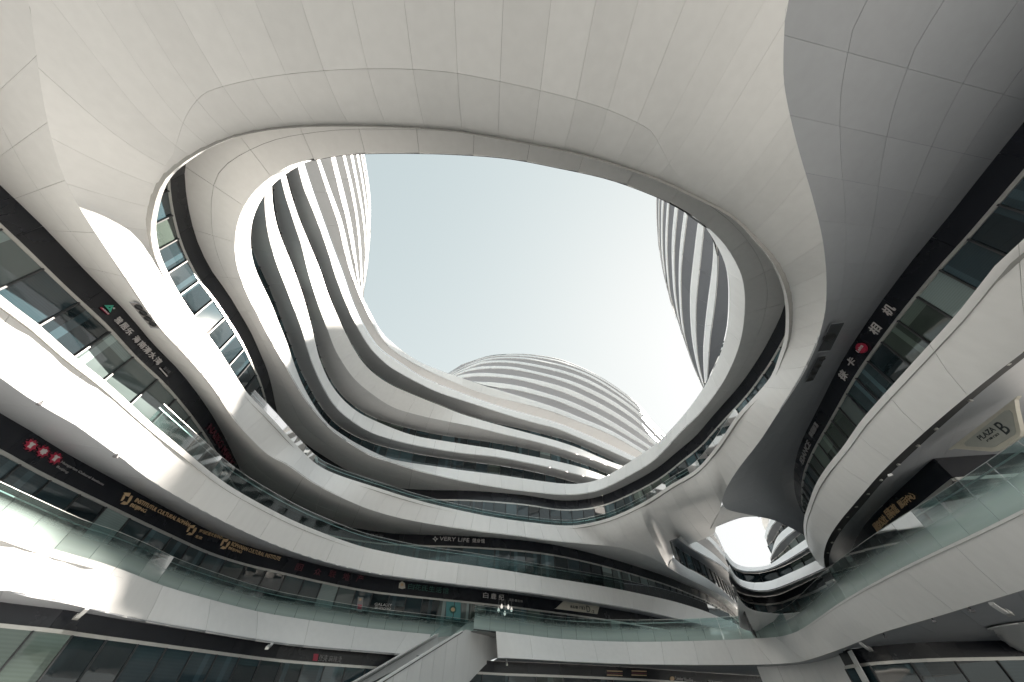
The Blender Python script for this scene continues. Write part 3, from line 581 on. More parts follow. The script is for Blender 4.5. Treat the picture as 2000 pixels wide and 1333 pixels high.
# ================================================================== rear dome
dm = thing('rear_dome_building', 'striped white dome-shaped building rising in the centre behind the ring terrace', 'building', (10, 60, -EYE))
RD = {'I': ([(925,751),(955,756.5),(1000,761),(1032,768),(1080,781),(1104,790),(1152,811),(1200,837),(1232,856),(1269,878),(1300,898)], [(905,744),(928,746.5),(968,748),(1016,755),(1040,761),(1104,781),(1152,801.6),(1200,827),(1248,857.6),(1272,874),(1302,894)]),
      'J': ([(880,745),(902,738.5),(928,736),(952,736),(1000,740),(1048,751),(1104,768),(1152,789),(1200,814),(1248,846),(1276,868),(1303,890)], [(876,741),(897.6,733.6),(920,730),(944,729),(984,732),(1040,741),(1104,758),(1152,779),(1200,805),(1248,837),(1280,864),(1306,886)]),
      'K': ([(873,745),(891,733),(920,724),(952,720.5),(1000,722),(1048,731.5),(1104,747),(1152,768),(1200,793.6),(1248,827),(1274,855),(1303,880)], [(869,744),(886,733),(920,720),(952,716),(1000,717),(1040,725),(1104,741),(1152,760),(1200,785.6),(1248,821),(1278,854),(1306,877)]),
      'L': ([(868,744),(890,730),(912,721),(940,711),(968,708.5),(1000,709.5),(1048,717.5),(1104,731),(1152,750),(1200,777),(1248,812),(1275,841),(1303,868)], [(866,743),(888,729),(904,721.5),(936,708),(968,705),(1000,705.6),(1048,713),(1104,726),(1152,744),(1200,771),(1248,806),(1274,838),(1306,866)]),
      'M': ([(864,742),(900,720.5),(924,711),(952,703.6),(984,700.5),(1032,702.5),(1080,712),(1104,718),(1152,736.5),(1200,765),(1248,801.5),(1274,832),(1303,858)], [(864,741),(900,719),(924,709.5),(952,701),(984,698),(1032,700),(1080,709.6),(1104,715),(1152,733),(1200,761.6),(1248,798),(1274,829),(1304,855)]),
      'N': ([(880,730),(920,709.5),(952,698.6),(984,695.6),(1032,697),(1080,704),(1104,710.5),(1152,730),(1200,757.5),(1248,795),(1276,828),(1300,852)], [(880,729),(920,708.3),(952,697),(984,693.8),(1032,694.8),(1080,702),(1104,708),(1152,727.5),(1200,755),(1248,793),(1276,826),(1300,850)]),
      'O': ([(920,706.5),(952,696),(984,692.6),(1032,692.8),(1080,699.6),(1104,706),(1152,726.3),(1200,754),(1248,792),(1276,825)], [(922,705.5),(952,695.2),(984,691.8),(1032,691.6),(1080,698.2),(1104,704.6),(1152,725.2),(1200,753),(1248,791),(1276,824)])}
# two lower stripes of the dome join the tower's stripe H
prev = [(895,738),(926,748)] + Ht[14:]
for k in 'IJKLMNO':
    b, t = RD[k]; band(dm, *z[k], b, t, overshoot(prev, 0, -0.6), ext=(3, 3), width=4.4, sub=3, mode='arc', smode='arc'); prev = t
# ================================================================== right tower
rt = thing('right_tower', 'tall white striped tower showing shaded soffits at the right of the sky opening', 'building', (20, 16, -EYE))
SILH = [(1350,702.5),(1362,732.5),(1374,758)]
RT = {'E': ([(1389,440),(1393,458),(1401,490),(1402,520),(1401,542.5),(1399.5,565),(1395,605),(1387.5,657.5),(1384.5,695),(1382,737),(1381,760),(1381,780)], [(1391,445),(1394,472),(1393.5,497.5),(1390.5,532),(1386,565),(1380,612.5),(1375,665),(1374,695),(1375.5,732.5),(1378,756),(1381,775)]),
      'F': ([(1380,410),(1375,443.5),(1371,482.5),(1366.5,524.5),(1362,565),(1359,612.5),(1360,665),(1363.5,702.5),(1369.5,732.5),(1376,754),(1384,775)], [(1366,415),(1363.5,434.5),(1357.5,482.5),(1351.5,535),(1348.5,566),(1348.5,612.5),(1351.5,657.5),(1357.5,695),(1366.5,732.5),(1375.5,756.5),(1384,778)]),
      'G': ([(1348,390),(1343,416.5),(1336.5,467.5),(1331,520),(1330,565),(1332,612.5),(1336.5,650),(1342,677)] + SILH, [(1341,390),(1337,412),(1329,475),(1326,527.5),(1326.5,566),(1329,612.5),(1333.5,644),(1341,676)] + [(u - .3, v + .2) for u, v in SILH]),
      'H': ([(1327,385),(1324.5,403),(1319,460),(1317,505),(1318,542.5),(1319,566),(1324.5,612.5),(1332,650),(1346,690)], [(1321,385),(1318.5,401.5),(1313,460),(1312.5,505),(1314,542.5),(1315.5,566),(1321.5,605),(1331,648.5),(1346,688)]),
      'I': ([(1309,378),(1307,395),(1303.5,460),(1303.5,505),(1308,567),(1312.5,590),(1330,640)], [(1305.5,378),(1303.5,394),(1300,460),(1301,512),(1306.5,567),(1311.5,589),(1329,640)]),
      'J': ([(1298,372),(1296,389.5),(1294,445),(1295,497.5),(1302,550),(1316,600)], [(1295,372),(1293,389),(1291.5,445),(1293,497.5),(1301,548),(1315,600)]),
      'K': ([(1289.6,370),(1288,387),(1287.2,445),(1290,497.5),(1299,545),(1310,585)], [(1288.8,370),(1287,387),(1286.6,445),(1289.4,497),(1298.4,545),(1310,585)]),
      'L': ([(1284,368),(1282.5,383.5),(1283,437.5),(1288.5,492),(1297.5,539.5),(1305,570)], [(1283.8,368),(1282.3,383.5),(1282.7,437.5),(1288,492),(1297,539.5),(1305,570)])}
prev = [(1377,440),(1392,464),(1405.5,488),(1417.5,518),(1423,555),(1422,620),(1416.5,656),(1406,691),(1391,724),(1381,745),(1374,760)]
for k in 'EFGHIJKL':
    b, t = RT[k]; band(rt, *z[k], b, t, overshoot(prev, -0.6, 0), ext=(4, 3), width=3.2, mode='arc', smode='arc', sub=4); prev = t
# ================================================================== right gallery building, level B
BRt = [(2070,395),(2000,468),(1958,502),(1875,606),(1826,661),(1766,727),(1685,818),(1647,872),(1615,911.5),(1592,948),(1578,988),(1570,1012),(1569,1032),(1572,1052),(1580,1073),(1594,1094),(1608,1110),(1619,1124),(1632,1140)]
BRb = [(2070,626),(2000,687),(1958,719),(1895,769),(1848,808),(1804,846),(1760,886),(1720,925),(1692,957),(1664,990),(1642,1016),(1625,1040),(1615,1058),(1610,1075),(1608.3,1090),(1609.5,1105),(1613,1116),(1619.5,1126),(1634,1142)]
bT = cv(BRt, B_T, ext=(16, 1)); bB = cv(BRb, B_B, ext=(14, 1))
strip('white_fascia', bB, bT, M['white'], rg, mode='arc', width=2.6, bulge=0.10, keys=[(0.0, 0.0), ((2000,687), (2000,520)), ((1895,769),(1820,668)), ((1804,846),(1730,768)), ((1720,925),(1647,872)), ((1664,990),(1597,940)), ((1625,1040),(1574,1000)), ((1610,1075),(1569,1035)), ((1609.5,1105),(1578,1068)), (1.0, 1.0)], sub=5)
# dark light trough inside the lower edge, with small spotlights
trough_o = [(2078,632),(2007,694),(1965,727),(1903,777),(1857,817),(1813,856),(1770,896),(1730,935),(1703,966),(1675,999),(1653,1024),(1637,1046),(1627,1063),(1621,1079),(1618,1093),(1619,1107),(1622,1117),(1627,1128),(1638,1142)]
tr = cv(trough_o, B_B + 0.12, ext=(14, 1))
ribbon('light_trough', bB, tr, M['sub'], rg, mode='arc')
for i, (u, v) in enumerate([(1968,711),(1895,783),(1828,838),(1793,871),(1755,908),(1720,938),(1695,965),(1672,990),(1655,1010),(1639,1034),(1625,1060),(1617,1080),(1621,1112)]):
    p = bp(u, v, B_B + 0.05)
    me = shared_box('spotlight', 0.14, 0.09, 0.07, M['trim']); o = bpy.data.objects.new('spotlight', me); o.location = (p[0], p[1], p[2] - 0.04 + EYE); link(o, rg)
BRs = [(2100,880),(2010,885),(1925,889.5),(1850,892.5),(1822,896),(1800,916),(1770,944),(1740,972),(1718,993),(1700,1012),(1686,1030),(1676,1046),(1668,1062),(1661,1084),(1662,1100),(1666,1120)]
w2b = cv([(1822,896),(1800,916),(1770,944),(1740,972),(1718,993),(1700,1012),(1686,1030),(1676,1046),(1668,1062),(1661,1084),(1662,1100),(1668,1122)], 9.4, sm=1)
w2a = cv([(2160,872),(2100,877),(2010,883),(1925,888.5),(1850,893.5),(1823,895.5)], 9.4, sm=1)
sA = Curve(np.vstack([w2a.W, w2b.W]))
strip('soffit', tr, sA, M['soffit'], rg, keys=[(0.0, 0.0), ((2007,694),(2010,883)), ((1903,777),(1850,893)), ((1857,817),(1822,896)), ((1770,896),(1760,953)), ((1703,966),(1710,1001)), ((1653,1024),(1680,1040)), ((1621,1079),(1663,1078)), (1.0, 1.0)], rows=(0, .5, 1), width=3.0, subv=1)
sign_wall(w2b, 9.4, 0.885, rg, A_T - 0.9, pane=1.6, pw=3.4)
sign_wall(w2a, 9.4, 0.885, rg, A_T - 0.9, pane=2.2, pw=3.4)
ribbon('floor_slab', move(bT, dz=-0.3), move(E3R, z=B_T - 0.3), M['deck'], rg, mode='arc')

# ================================================================== footbridge with stair
FZ_T, FZ_B = 5.27, 3.6
fb = thing('footbridge', 'white curved footbridge with glass balustrade and stair crossing the bottom of the picture', 'footbridge', (22, 48, -EYE))
FTp = [(926,1228.6),(1000,1237),(1088,1247.5),(1175,1252.5),(1240,1254),(1300,1253.5),(1384,1251.4),(1464,1248),(1524,1243.5),(1559,1233),(1598,1207),(1650,1171),(1730,1126),(1820,1081),(1900,1043.5),(2000,994),(2090,948)]
FBp = [(972,1285.5),(1000,1286),(1105,1291.7),(1210,1296.5),(1300,1298.3),(1384,1299),(1475,1298.5),(1545,1295.5),(1580,1289),(1650,1265),(1720,1237),(1826,1206),(1910,1180),(2000,1152.5),(2090,1122)]
FT = cv(FTp, FZ_T, ext=(0, 12)); FB = cv(FBp, FZ_B, ext=(0, 12))
strip('white_fascia', FB, FT, M['white'], fb, mode='arc', keys=[(0.0, FT.near_px(968, 1234)), ((1105,1291.7),(1096,1248)), ((1210,1296.5),(1200,1253)), ((1300,1298.3),(1292,1253)), ((1384,1299),(1372,1252)), ((1475,1298.5),(1445,1249)), ((1580,1289),(1524,1243.5)), ((1650,1265),(1585,1216)), ((1720,1237),(1640,1178)), ((1826,1206),(1730,1126)), ((2000,1152.5),(1890,1048)), (1.0, 1.0)], width=3.0, bulge=0.06, sub=5)
balF = balustrade(FT, FZ_T, 'long glass balustrade with frosted foot along the footbridge at bottom right', height=1.6, pane=1.5, group=None, s01=(0, 1))
# deck of the footbridge reaches back to the shop wall
fu = cv([(955,1297),(975,1300),(1105,1304),(1250,1312),(1330,1318),(1420,1322),(1500,1322),(1560,1316),(1600,1306),(1645,1288)], FZ_B + 0.02, sm=1)
ribbon('deck_underside', Curve(FB.at(np.linspace(0, FB.near_px(1648, 1266), 80))), fu, M['soffit'], fb, mode='arc', n=70)
ribbon('deck', move(FT, dz=-0.1), move(FT, dz=-0.1, off=2.5), M['deck'], fb, mode='arc', n=70)
# stair running down to the left
S0 = bp(910, 1229.5, FZ_T); z1 = 2.15 * FZ_T / 6.5; S1 = bp(744.5, 1333, z1)
sd = S1 - S0; L1 = np.linalg.norm(sd[:2]); sd2 = sd[:2] / L1; slope = sd[2] / L1
Ltot = (FZ_T + EYE) / -slope
nrm2 = np.array([-sd2[1], sd2[0]]); 
if nrm2 @ S0[:2] < 0: nrm2 = -nrm2           # away from the eye
def stair_prism(name, off0, off1, ztop_off, zbot_off, mat, s0=0.0, s1=None, parent=None):
    s1 = s1 if s1 is not None else Ltot; V = []
    for s in (s0, s1):
        for off in (off0, off1):
            for dzz in (ztop_off, zbot_off):
                p = S0[:2] + sd2 * s + nrm2 * off; V.append((p[0], p[1], max(FZ_T + slope * s + dzz, -EYE)))
    fc = [(0, 1, 5, 4), (2, 6, 7, 3), (0, 4, 6, 2), (1, 3, 7, 5), (0, 2, 3, 1), (4, 5, 7, 6)]
    return mesh(name, V, fc, mat, parent or fb, smooth=False)
def quad_panel(P4, name, parent, mat, th=0.05):
    P4 = [np.array(p, float) for p in P4]; n = np.cross(P4[1] - P4[0], P4[3] - P4[0]); n /= np.linalg.norm(n)
    c = sum(P4) / 4
    if n @ c > 0: n = -n; P4 = P4[::-1]
    V = P4 + [p - n * th for p in P4]
    return mesh(name, V, [(0, 1, 2, 3), (7, 6, 5, 4), (0, 4, 5, 1), (1, 5, 6, 2), (2, 6, 7, 3), (3, 7, 4, 0)], mat, parent, smooth=False)
STW = 3.2
core = stair_prism('stair_flight', 0.10, STW - 0.1, -0.95, -2.0, M['sub'], 0.3)
tread = shared_box('stair_tread', 0.32, STW - 0.24, 0.05, M['deck'])
nst = 60
for i in range(nst):
    s = 0.6 + i * 0.31; 
    if s > Ltot: break
    p = S0[:2] + sd2 * s + nrm2 * STW / 2; o = bpy.data.objects.new('stair_tread', tread); o.location = (p[0], p[1], FZ_T + slope * s - 0.93 + EYE); o.rotation_euler = (0, 0, math.atan2(sd2[1], sd2[0])); link(o, core)
# near side wall panels: top edge along the rail, lower edge a rounded haunch that meets the footbridge soffit
low = cv([(972,1285.5),(962,1288),(952,1295),(940,1307),(928,1320),(916,1333),(900,1350),(870,1384)], FZ_B - 0.2, sm=1)
sidewall_top = []; sidewall_bot = []
npan = 9
haunch = [(0.0, 972, 1285.5), (0.2, 955, 1292), (1.0, 940, 1307), (2.2, 916, 1333), (4.0, 880, 1373)]
ray_plane = lambda u, v: (lambda r: r * ((nrm2 @ S0[:2]) / (nrm2 @ r[:2])))(ray(u, v))
fc_low = [ray_plane(u, v) for u, v in [(972,1285.5),(962,1287.5),(952,1295),(940,1307),(928,1320),(916,1333)]]
sl = [(p[:2] - S0[:2]) @ sd2 for p in fc_low]; zl = [p[2] for p in fc_low]
k_ = (zl[-1] - zl[-3]) / (sl[-1] - sl[-3]) if abs(sl[-1] - sl[-3]) > 1e-3 else slope
def zlow(s):
    if s <= sl[-1]: return float(np.interp(s, sl, zl))
    return max(-EYE, zl[-1] + max(k_, -2.5) * (s - sl[-1]))
side = quad_panel([(*(S0[:2] + sd2 * 0.0 + nrm2 * 0.12), FZ_T - 0.3), (*(S0[:2] + sd2 * (Ltot - .5) + nrm2 * 0.12), -EYE + 0.1), (*(S0[:2] + sd2 * (Ltot - 1) + nrm2 * 0.12), -EYE), (*(S0[:2] + nrm2 * 0.12), zlow(0) + .3)], 'stair_side', fb, M['sub'])
edge_s = [sl[0]] + [0.9 + 1.15 * i for i in range(int(Ltot / 1.15) - 1)] + [Ltot]
ztop = lambda s: FZ_T - 0.02 + (slope * s if s > 0.6 else (slope * s * max(s, 0) / 0.6 if s > 0 else 0.0))
for a, b in zip(edge_s, edge_s[1:]):
    xs = np.linspace(a + 0.012, b - 0.012, 7); V = []; 
    for s in xs:
        p = S0[:2] + sd2 * s + nrm2 * (0.0); V += [(p[0], p[1], max(zlow(s), -EYE)), (p[0], p[1], max(ztop(s), max(zlow(s), -EYE) + 0.02))]
    V2 = [(v[0] + nrm2[0] * .05, v[1] + nrm2[1] * .05, v[2]) for v in V]; n0 = len(V)
    fcs = [(2 * i, 2 * i + 2, 2 * i + 3, 2 * i + 1) for i in range(6)]
    fcs += [tuple(n0 + q for q in f[::-1]) for f in fcs] + [(2 * i + 1, 2 * i + 3, n0 + 2 * i + 3, n0 + 2 * i + 1) for i in range(6)] + [(0, 1, n0 + 1, n0), (12, n0 + 12, n0 + 13, 13)]
    mesh('panel', V + V2, fcs, M['white'], side, smooth=False)
def stair_rail(name, off, zo, w, h, mat, s0=0.4, s1=None):
    s = np.linspace(s0, s1 or Ltot - 1, 12); P = np.array([[*(S0[:2] + sd2 * q + nrm2 * off), FZ_T + slope * q + zo] for q in s])
    return rail_tube(name, Curve(P), mat, fb, w, h, n=12)
stair_rail('coping', 0.16, 0.03, 0.42, 0.07, M['white'])
stair_rail('near_stringer_edge', -0.015, -0.045, 0.03, 0.05, M['mull'])
stair_prism('far_parapet', STW, STW + 0.12, 0.0, -1.1, M['white'], 0.0)
stair_rail('coping', STW - 0.05, 0.03, 0.3, 0.07, M['white'])
stair_rail('handrail', STW - 0.3, -0.12, 0.05, 0.05, M['steel'])
for off, s_, e_, in ((0.14, -0.2, 3.6), (STW + 0.05, -0.6, 3.0)):   # glass wings at the head of the stair
    a = S0[:2] + nrm2 * off; b = S0[:2] + sd2 * 0.0 + nrm2 * off
    V = []
    for t in (-0.008, 0.008):
        q = nrm2 * t
        V += [(*(a + q - sd2 * 1.6), FZ_T), (*(a + q + sd2 * 1.0), FZ_T + slope * 1.0), (*(a + q + sd2 * 0.9), FZ_T + slope * 0.9 + 0.18), (*(a + q - sd2 * 1.6), FZ_T + 1.35)]
    mesh('glass_wing', V, [(0, 1, 2, 3), (7, 6, 5, 4), (0, 4, 5, 1), (1, 5, 6, 2), (2, 6, 7, 3), (3, 7, 4, 0)], M['rail'], fb, smooth=False, uv=[(0, 0), (1, 0), (1, .3), (0, 1)] * 2)

# ground floor at the right, under the footbridge
G1 = cv([(1636,1274),(1650,1270),(1692,1264),(1772,1257),(1842,1254),(1930,1252),(2030,1249)], FZ_B + 0.1, ext=(0, 10), sm=1)
soff = cv([(1640,1270),(1650,1265.5),(1720,1237.5),(1826,1206.5),(1910,1180.5),(2000,1153),(2090,1122.5)], FZ_B + 0.02, ext=(0, 10))
strip('soffit', soff, G1, M['soffit'], rg, mode='arc', width=3, subv=1, sub=3)
sign_wall(G1, FZ_B + 0.1, 0.80, rg, -EYE, pane=2.2, pw=3.4)
# pale curved wall under the bend of the footbridge
cw_t = cv([(1478,1302),(1510,1302),(1560,1298),(1600,1292),(1640,1280),(1662,1270)], FZ_B, sm=1); 
strip('curved_wall', move(cw_t, z=-EYE), cw_t, M['white'], rg, mode='arc', rows=(0, .33, .66, 1), cols=7)
# white sweeping underside of an escalator hall at the lower right corner
esc = thing('escalator_housing', 'pale curved escalator housing hanging in the bottom right corner', 'escalator', (30, 25, -EYE))
ea_ = cv([(1930,1230),(1950,1225),(1975,1221),(2010,1217),(2080,1210)], FZ_B - 0.05, sm=0); eb_ = cv([(1930,1231.5,4.4),(1949,1253,4.0),(1966,1263,3.6),(1988,1281,3.2),(2040,1320,2.6)], 4.0, sm=0)
strip('white_side', eb_, ea_, M['white'], esc, mode='arc', cols=4, sub=3, bulge=0.08)
rail_tube('handrail', move(eb_, dz=-0.03), M['sub'], esc, 0.12, 0.10)

# ================================================================== what is seen through the second, smaller opening
fg = thing('far_gallery_building', 'white banded gallery seen through the smaller opening at lower right', 'building', (40, 70, -EYE))
def qband(parent, zb, zt, bot, top, inner, width=2.6, ext=(1, 2), mode='arc'):
    return band(parent, zb, zt, bot, top, inner, ext=ext, width=width, mode=mode, smode='arc', sub=3)
X2b = [(1425,1118),(1432,1132),(1440,1142),(1455,1150),(1480,1156),(1505,1154.5),(1530,1146),(1560,1134),(1590,1121),(1612,1111)]
X2t = [(1425,1104),(1432,1120),(1440,1130),(1455,1136),(1480,1139),(1510,1134),(1530,1125),(1560,1112),(1594,1095),(1612,1086)]
X2i = [(1424,1128),(1432,1146),(1440,1157),(1460,1164),(1490,1167),(1520,1163),(1560,1145),(1610,1120),(1625,1112)]
_, x2t, x2i = qband(fg, B_B, B_T, X2b, X2t, X2i, ext=(0, 1))
sign_wall(x2i, B_B, 0.94, fg, A_T, pane=1.6, pw=4)
lowT = [(1440,1165),(1448,1175),(1460,1187),(1480,1195.5),(1510,1199.5),(1540,1203),(1570,1212),(1600,1224)]
lowB = [(1445,1226),(1460,1232),(1480,1236),(1510,1240),(1540,1244),(1570,1250),(1600,1258)]
strip('white_fascia', cv(lowB, 5.7, sm=1), cv(lowT, 6.6, sm=1), M['white'], fg, mode='arc', width=2.2)
X3b = [(1418,1090),(1426,1103),(1435,1112),(1450,1116.5),(1470,1117.5),(1500,1114),(1510,1109),(1530,1100),(1550,1088),(1576,1072),(1590,1063)]
X3t = [(1418,1080),(1425,1092),(1435,1101),(1450,1107),(1470,1109),(1500,1105),(1515,1096),(1534,1081),(1550,1070),(1570,1056),(1588,1044)]
X3i = [(1418,1094),(1426,1107),(1435,1116),(1450,1120),(1470,1122),(1500,1117.5),(1520,1111),(1550,1098),(1582,1079),(1598,1069)]
_, x3t, x3i = qband(fg, C_B, C_T, X3b, X3t, X3i, ext=(0, 1))
window_wall(x3i, C_B, B_T - 0.4, fg, pane=2.2)
W1b = [(1505,1092),(1507,1088),(1510,1080),(1517,1069),(1525,1059),(1540,1046),(1553,1036),(1565,1027)]; W1t = [(1505,1088),(1508,1078),(1512,1062),(1516,1050),(1525,1040),(1540,1029),(1550,1021)]
W1i = [(1506,1098),(1509,1094),(1530,1081),(1533,1074),(1541,1064),(1553,1052),(1565,1042),(1578,1032)]
_, w1t, w1i = qband(fg, D_B, D_T, W1b, W1t, W1i, ext=(0, 2)); window_wall(w1i, D_B, C_T - 0.4, fg, pane=2.6)
W0b = [(1497,1056),(1498,1050),(1500,1042),(1505,1032),(1515,1019),(1525,1008)]; W0t = [(1493,1050),(1495,1038),(1498,1030),(1504,1016),(1512,1004)]
W0i = [(1500,1066),(1508,1060),(1516,1050),(1519,1040),(1529,1024),(1540,1012)]
_, w0t, w0i = qband(fg, *z['E'], W0b, W0t, W0i, ext=(0, 2)); window_wall(w0i, z['E'][0], D_T - 0.4, fg, pane=2.6)
Wxb = [(1494,1036),(1490,1026),(1487,1012),(1490,1000)]; Wxt = [(1497,1034),(1500,1024),(1505,1010),(1512,998)]
strip('soffit', cv(Wxt, z['F'][0], sm=0), cv(Wxb, z['F'][0] + 0.5, sm=0), M['white'], fg, mode='arc', cols=3, sub=2)
fl_ = thing('far_tower', 'sunlit striped tower edge seen at the left of the smaller opening', 'building', (34, 75, -EYE))
Y0b = [(1325,1052),(1337,1062),(1350,1072),(1380,1088),(1400,1100),(1420,1115),(1436,1137),(1452,1165),(1470,1196)]; Y0t = [(1335,1040),(1352,1053),(1375,1068),(1395,1083),(1415,1102),(1433,1123),(1447,1150),(1462,1184)]
Y0i = [(1308,1058),(1325,1074),(1350,1087),(1380,1107),(1400,1124),(1415,1139),(1430,1154),(1448,1173),(1466,1206)]
_, y0t, y0i = qband(fl_, C_B, C_T, Y0b, Y0t, Y0i, ext=(0, 0)); window_wall(y0i, C_B, C_B - 1.6, fl_, pane=2.0, s01=(0.0, 0.62))
Y1b = [(1355,1033),(1370,1045),(1385,1056),(1400,1072),(1415,1090),(1424,1102),(1434,1118)]; Y1t = [(1364,1030),(1378,1041.5),(1390,1052),(1406,1068),(1420,1088),(1428,1100),(1438,1114)]
qband(fl_, D_B, D_T, Y1b, Y1t, Y0t[:5] + [(1434,1124),(1446,1146)], ext=(0, 0))
Y2b = [(1376,1026),(1388,1038),(1396,1047),(1405,1062),(1415,1081),(1424,1098)]; Y2t = [(1384,1020),(1396,1036),(1404,1052),(1413,1073),(1421,1088),(1430,1104)]
qband(fl_, *z['E'], Y2b, Y2t, Y1t[:6], ext=(0, 0))

# ================================================================== balustrades on the galleries
balA = balustrade(AT, A_T, 'glass balustrade with frosted foot on the lowest gallery at left', height=1.35, pane=1.5, s01=(AT.near_px(-100, 995), AT.near_px(960, 1253)))
balB = balustrade(BT, B_T, 'clear glass balustrade on the middle gallery below the black corner at left', height=1.1, pane=1.4, s01=(BT.near_px(291, 822), BT.near_px(1432, 1217)), gm='rail_clear')
b_, a_ = E1.near_px(490, 776), E1.near_px(1440, 811)
lo_, hi_ = min(a_, b_), max(a_, b_)
balC = balustrade(E1, C_T, 'clear glass balustrade on the upper gallery below the opening at centre left', height=0.62, pane=1.5, s01=(lo_, hi_), gm='rail_clear', back=0.12)

# ================================================================== two unseen towers added to block the sun: one shades the second courtyard, a taller one the rear half of the big one
def lens_tower(name, label, cx_, cy_, floors, rad, z0=-EYE, fh=4.2, n=40):
    t = thing(name, label, 'building', (cx_, cy_, z0))
    for k in range(floors):
        zb_ = z0 + k * fh; r0, r1 = rad(zb_), rad(zb_ + fh); C = lambda r, zz: Curve([(cx_ + r * math.cos(a), cy_ + r * math.sin(a), zz) for a in np.linspace(0, 2 * math.pi, n)[:-1]], True)
        ribbon('white_fascia', C(r0, zb_), C((r0 + r1) / 2, zb_ + 1.6), M['white'], t, n=n); ribbon('soffit', C(r0, zb_), C(r0 * .93, zb_), M['soffit'], t, n=n)
        ribbon('window_wall', C((r0 + r1) / 2 * .95, zb_ + 1.5), C(r1 * .95, zb_ + fh), M['g2'], t, n=n); ribbon('floor_slab', C((r0 + r1) / 2, zb_ + 1.55), C(r0 * .5, zb_ + 1.55), M['deck'], t, n=n)
    return t
lens_tower('shade_tower', 'unseen white striped tower added to shade the second courtyard', 93, 80, 19, lambda z_: 23 * math.sqrt(max(0.06, 1 - (max(z_ - 45, 0) / 36) ** 2)))
hx, qx = 170.0, 34.0
lens_tower('shadow_caster_tower', 'unseen slender tower added to cast the shadow edge on the left bands', hx * .809 - qx * .588, hx * .588 + qx * .809, 36, lambda z_: max(3.5 if z_ < 117 else 0.4, 9.6 * (1 - min(1, abs(z_ - 133.2) / 17.5) ** 1.5)))  # added out of view, radius profile shaped to fit the shadow edge
# ================================================================== signs: real letters fixed to the walls, bent along them
def hit(C, u, v):
    """where the sight line to (u,v) meets the vertical wall standing on plan curve C"""
    if not hasattr(C, 'HQ'): C.HQ = C.at(np.linspace(0, 1, 4001)); C.HD = np.hypot(C.HQ[:, 0], C.HQ[:, 1])
    r = ray(u, v); Q, d = C.HQ, C.HD; c = (Q[:, 0] * r[1] - Q[:, 1] * r[0]) / (d * np.hypot(r[0], r[1]))
    e = np.where((Q[:, 0] * r[0] + Q[:, 1] * r[1]) > 0, np.abs(c), 9); i = int(np.argmin(e))
    return i / 4000, d[i] / np.hypot(r[0], r[1]) * r[2]
def on_wall(C, s, zz, off):
    s = np.asarray(s, float); p = C.at(s); t = (C.at(np.minimum(s + 0.0008, 1)) - C.at(np.maximum(s - 0.0008, 0)))[..., :2]; t = t / np.linalg.norm(t, axis=-1)[..., None]
    n = np.stack([t[..., 1], -t[..., 0]], -1); n = n * np.where(np.sum(n * p[..., :2], -1) > 0, -1.0, 1.0)[..., None]
    q = p[..., :2] + n * off
    return np.concatenate([q, (np.asarray(zz, float) + 0 * s)[..., None]], -1) if q.ndim > 1 else (q[0], q[1], float(zz))
def glyph_mesh(txt):
    c = bpy.data.curves.new('lettering', 'FONT'); c.body = txt; c.resolution_u = 3; o = bpy.data.objects.new('lettering', c); COL.objects.link(o)
    dg = bpy.context.evaluated_depsgraph_get(); me = bpy.data.meshes.new_from_object(o.evaluated_get(dg))
    V = np.array([v.co[:] for v in me.vertices]); Fc = [tuple(p.vertices) for p in me.polygons]
    ed = {}
    for f in Fc:
        for a, b in zip(f, f[1:] + f[:1]): ed[(a, b)] = 1
    bd = [e for e in ed if (e[1], e[0]) not in ed]
    bpy.data.objects.remove(o); bpy.data.curves.remove(c); bpy.data.meshes.remove(me); return V, Fc, bd
def letters(C, parent, txt, mat, bl, br_, tl, off=0.09, thick=0.045, name='letter', tall=None):
    s0, z0 = hit(C, *bl); s1, z1 = hit(C, *br_); _, zt_ = hit(C, *tl); h = zt_ - z0; V, Fc, bd = glyph_mesh(txt)
    x0, x1 = V[:, 0].min(), V[:, 0].max(); y0, y1 = (V[:, 1].min(), V[:, 1].max()) if tall is None else tall
    def place(o_):
        k = (V[:, 0] - x0) / (x1 - x0); return [tuple(q) for q in on_wall(C, s0 + (s1 - s0) * k, z0 + (z1 - z0) * k + h * (V[:, 1] - y0) / (y1 - y0), o_)]
    a, b = place(off), place(off - thick); n = len(a)
    fc = Fc + [tuple(n + i for i in f[::-1]) for f in Fc] + [(e[0], n + e[0], n + e[1], e[1]) for e in bd]
    return mesh(name, a + b, fc, mat, parent, smooth=False)
def chars(C, parent, txt, mat, bl, br_, tl, gap=0.12, **k):
    """one object per character, evenly spread between the two ends of the baseline"""
    n = sum(0.45 if c == ' ' else 1 for c in txt); x = 0.0; bl, br_, tl = map(np.array, (bl, br_, tl)); d = (br_ - bl) / n; up_ = tl - bl
    for c in txt:
        w = 0.45 if c == ' ' else 1
        if c != ' ':
            a = bl + d * x; b = bl + d * (x + w * (1 - gap)); letters(C, parent, c, mat, tuple(a), tuple(b), tuple(a + up_), **k)
        x += w
def wall_poly(C, parent, pts, mat, name, off=0.07, thick=0.04):
    P = [hit(C, u, v) for u, v in pts]; a = [on_wall(C, s, z_, off) for s, z_ in P]; b = [on_wall(C, s, z_, off - thick) for s, z_ in P]; n = len(a)
    A3 = np.array(a); nn = np.zeros(3)
    for i in range(n): nn += np.cross(A3[i], A3[(i + 1) % n])
    fwdface = tuple(range(n)); fc = [fwdface, tuple(range(2 * n - 1, n - 1, -1))] + [(i, n + i, n + (i + 1) % n, (i + 1) % n) for i in range(n)]
    if nn @ A3.mean(0) > 0: fc = [f[::-1] for f in fc]
    return mesh(name, a + b, fc, mat, parent, smooth=False)
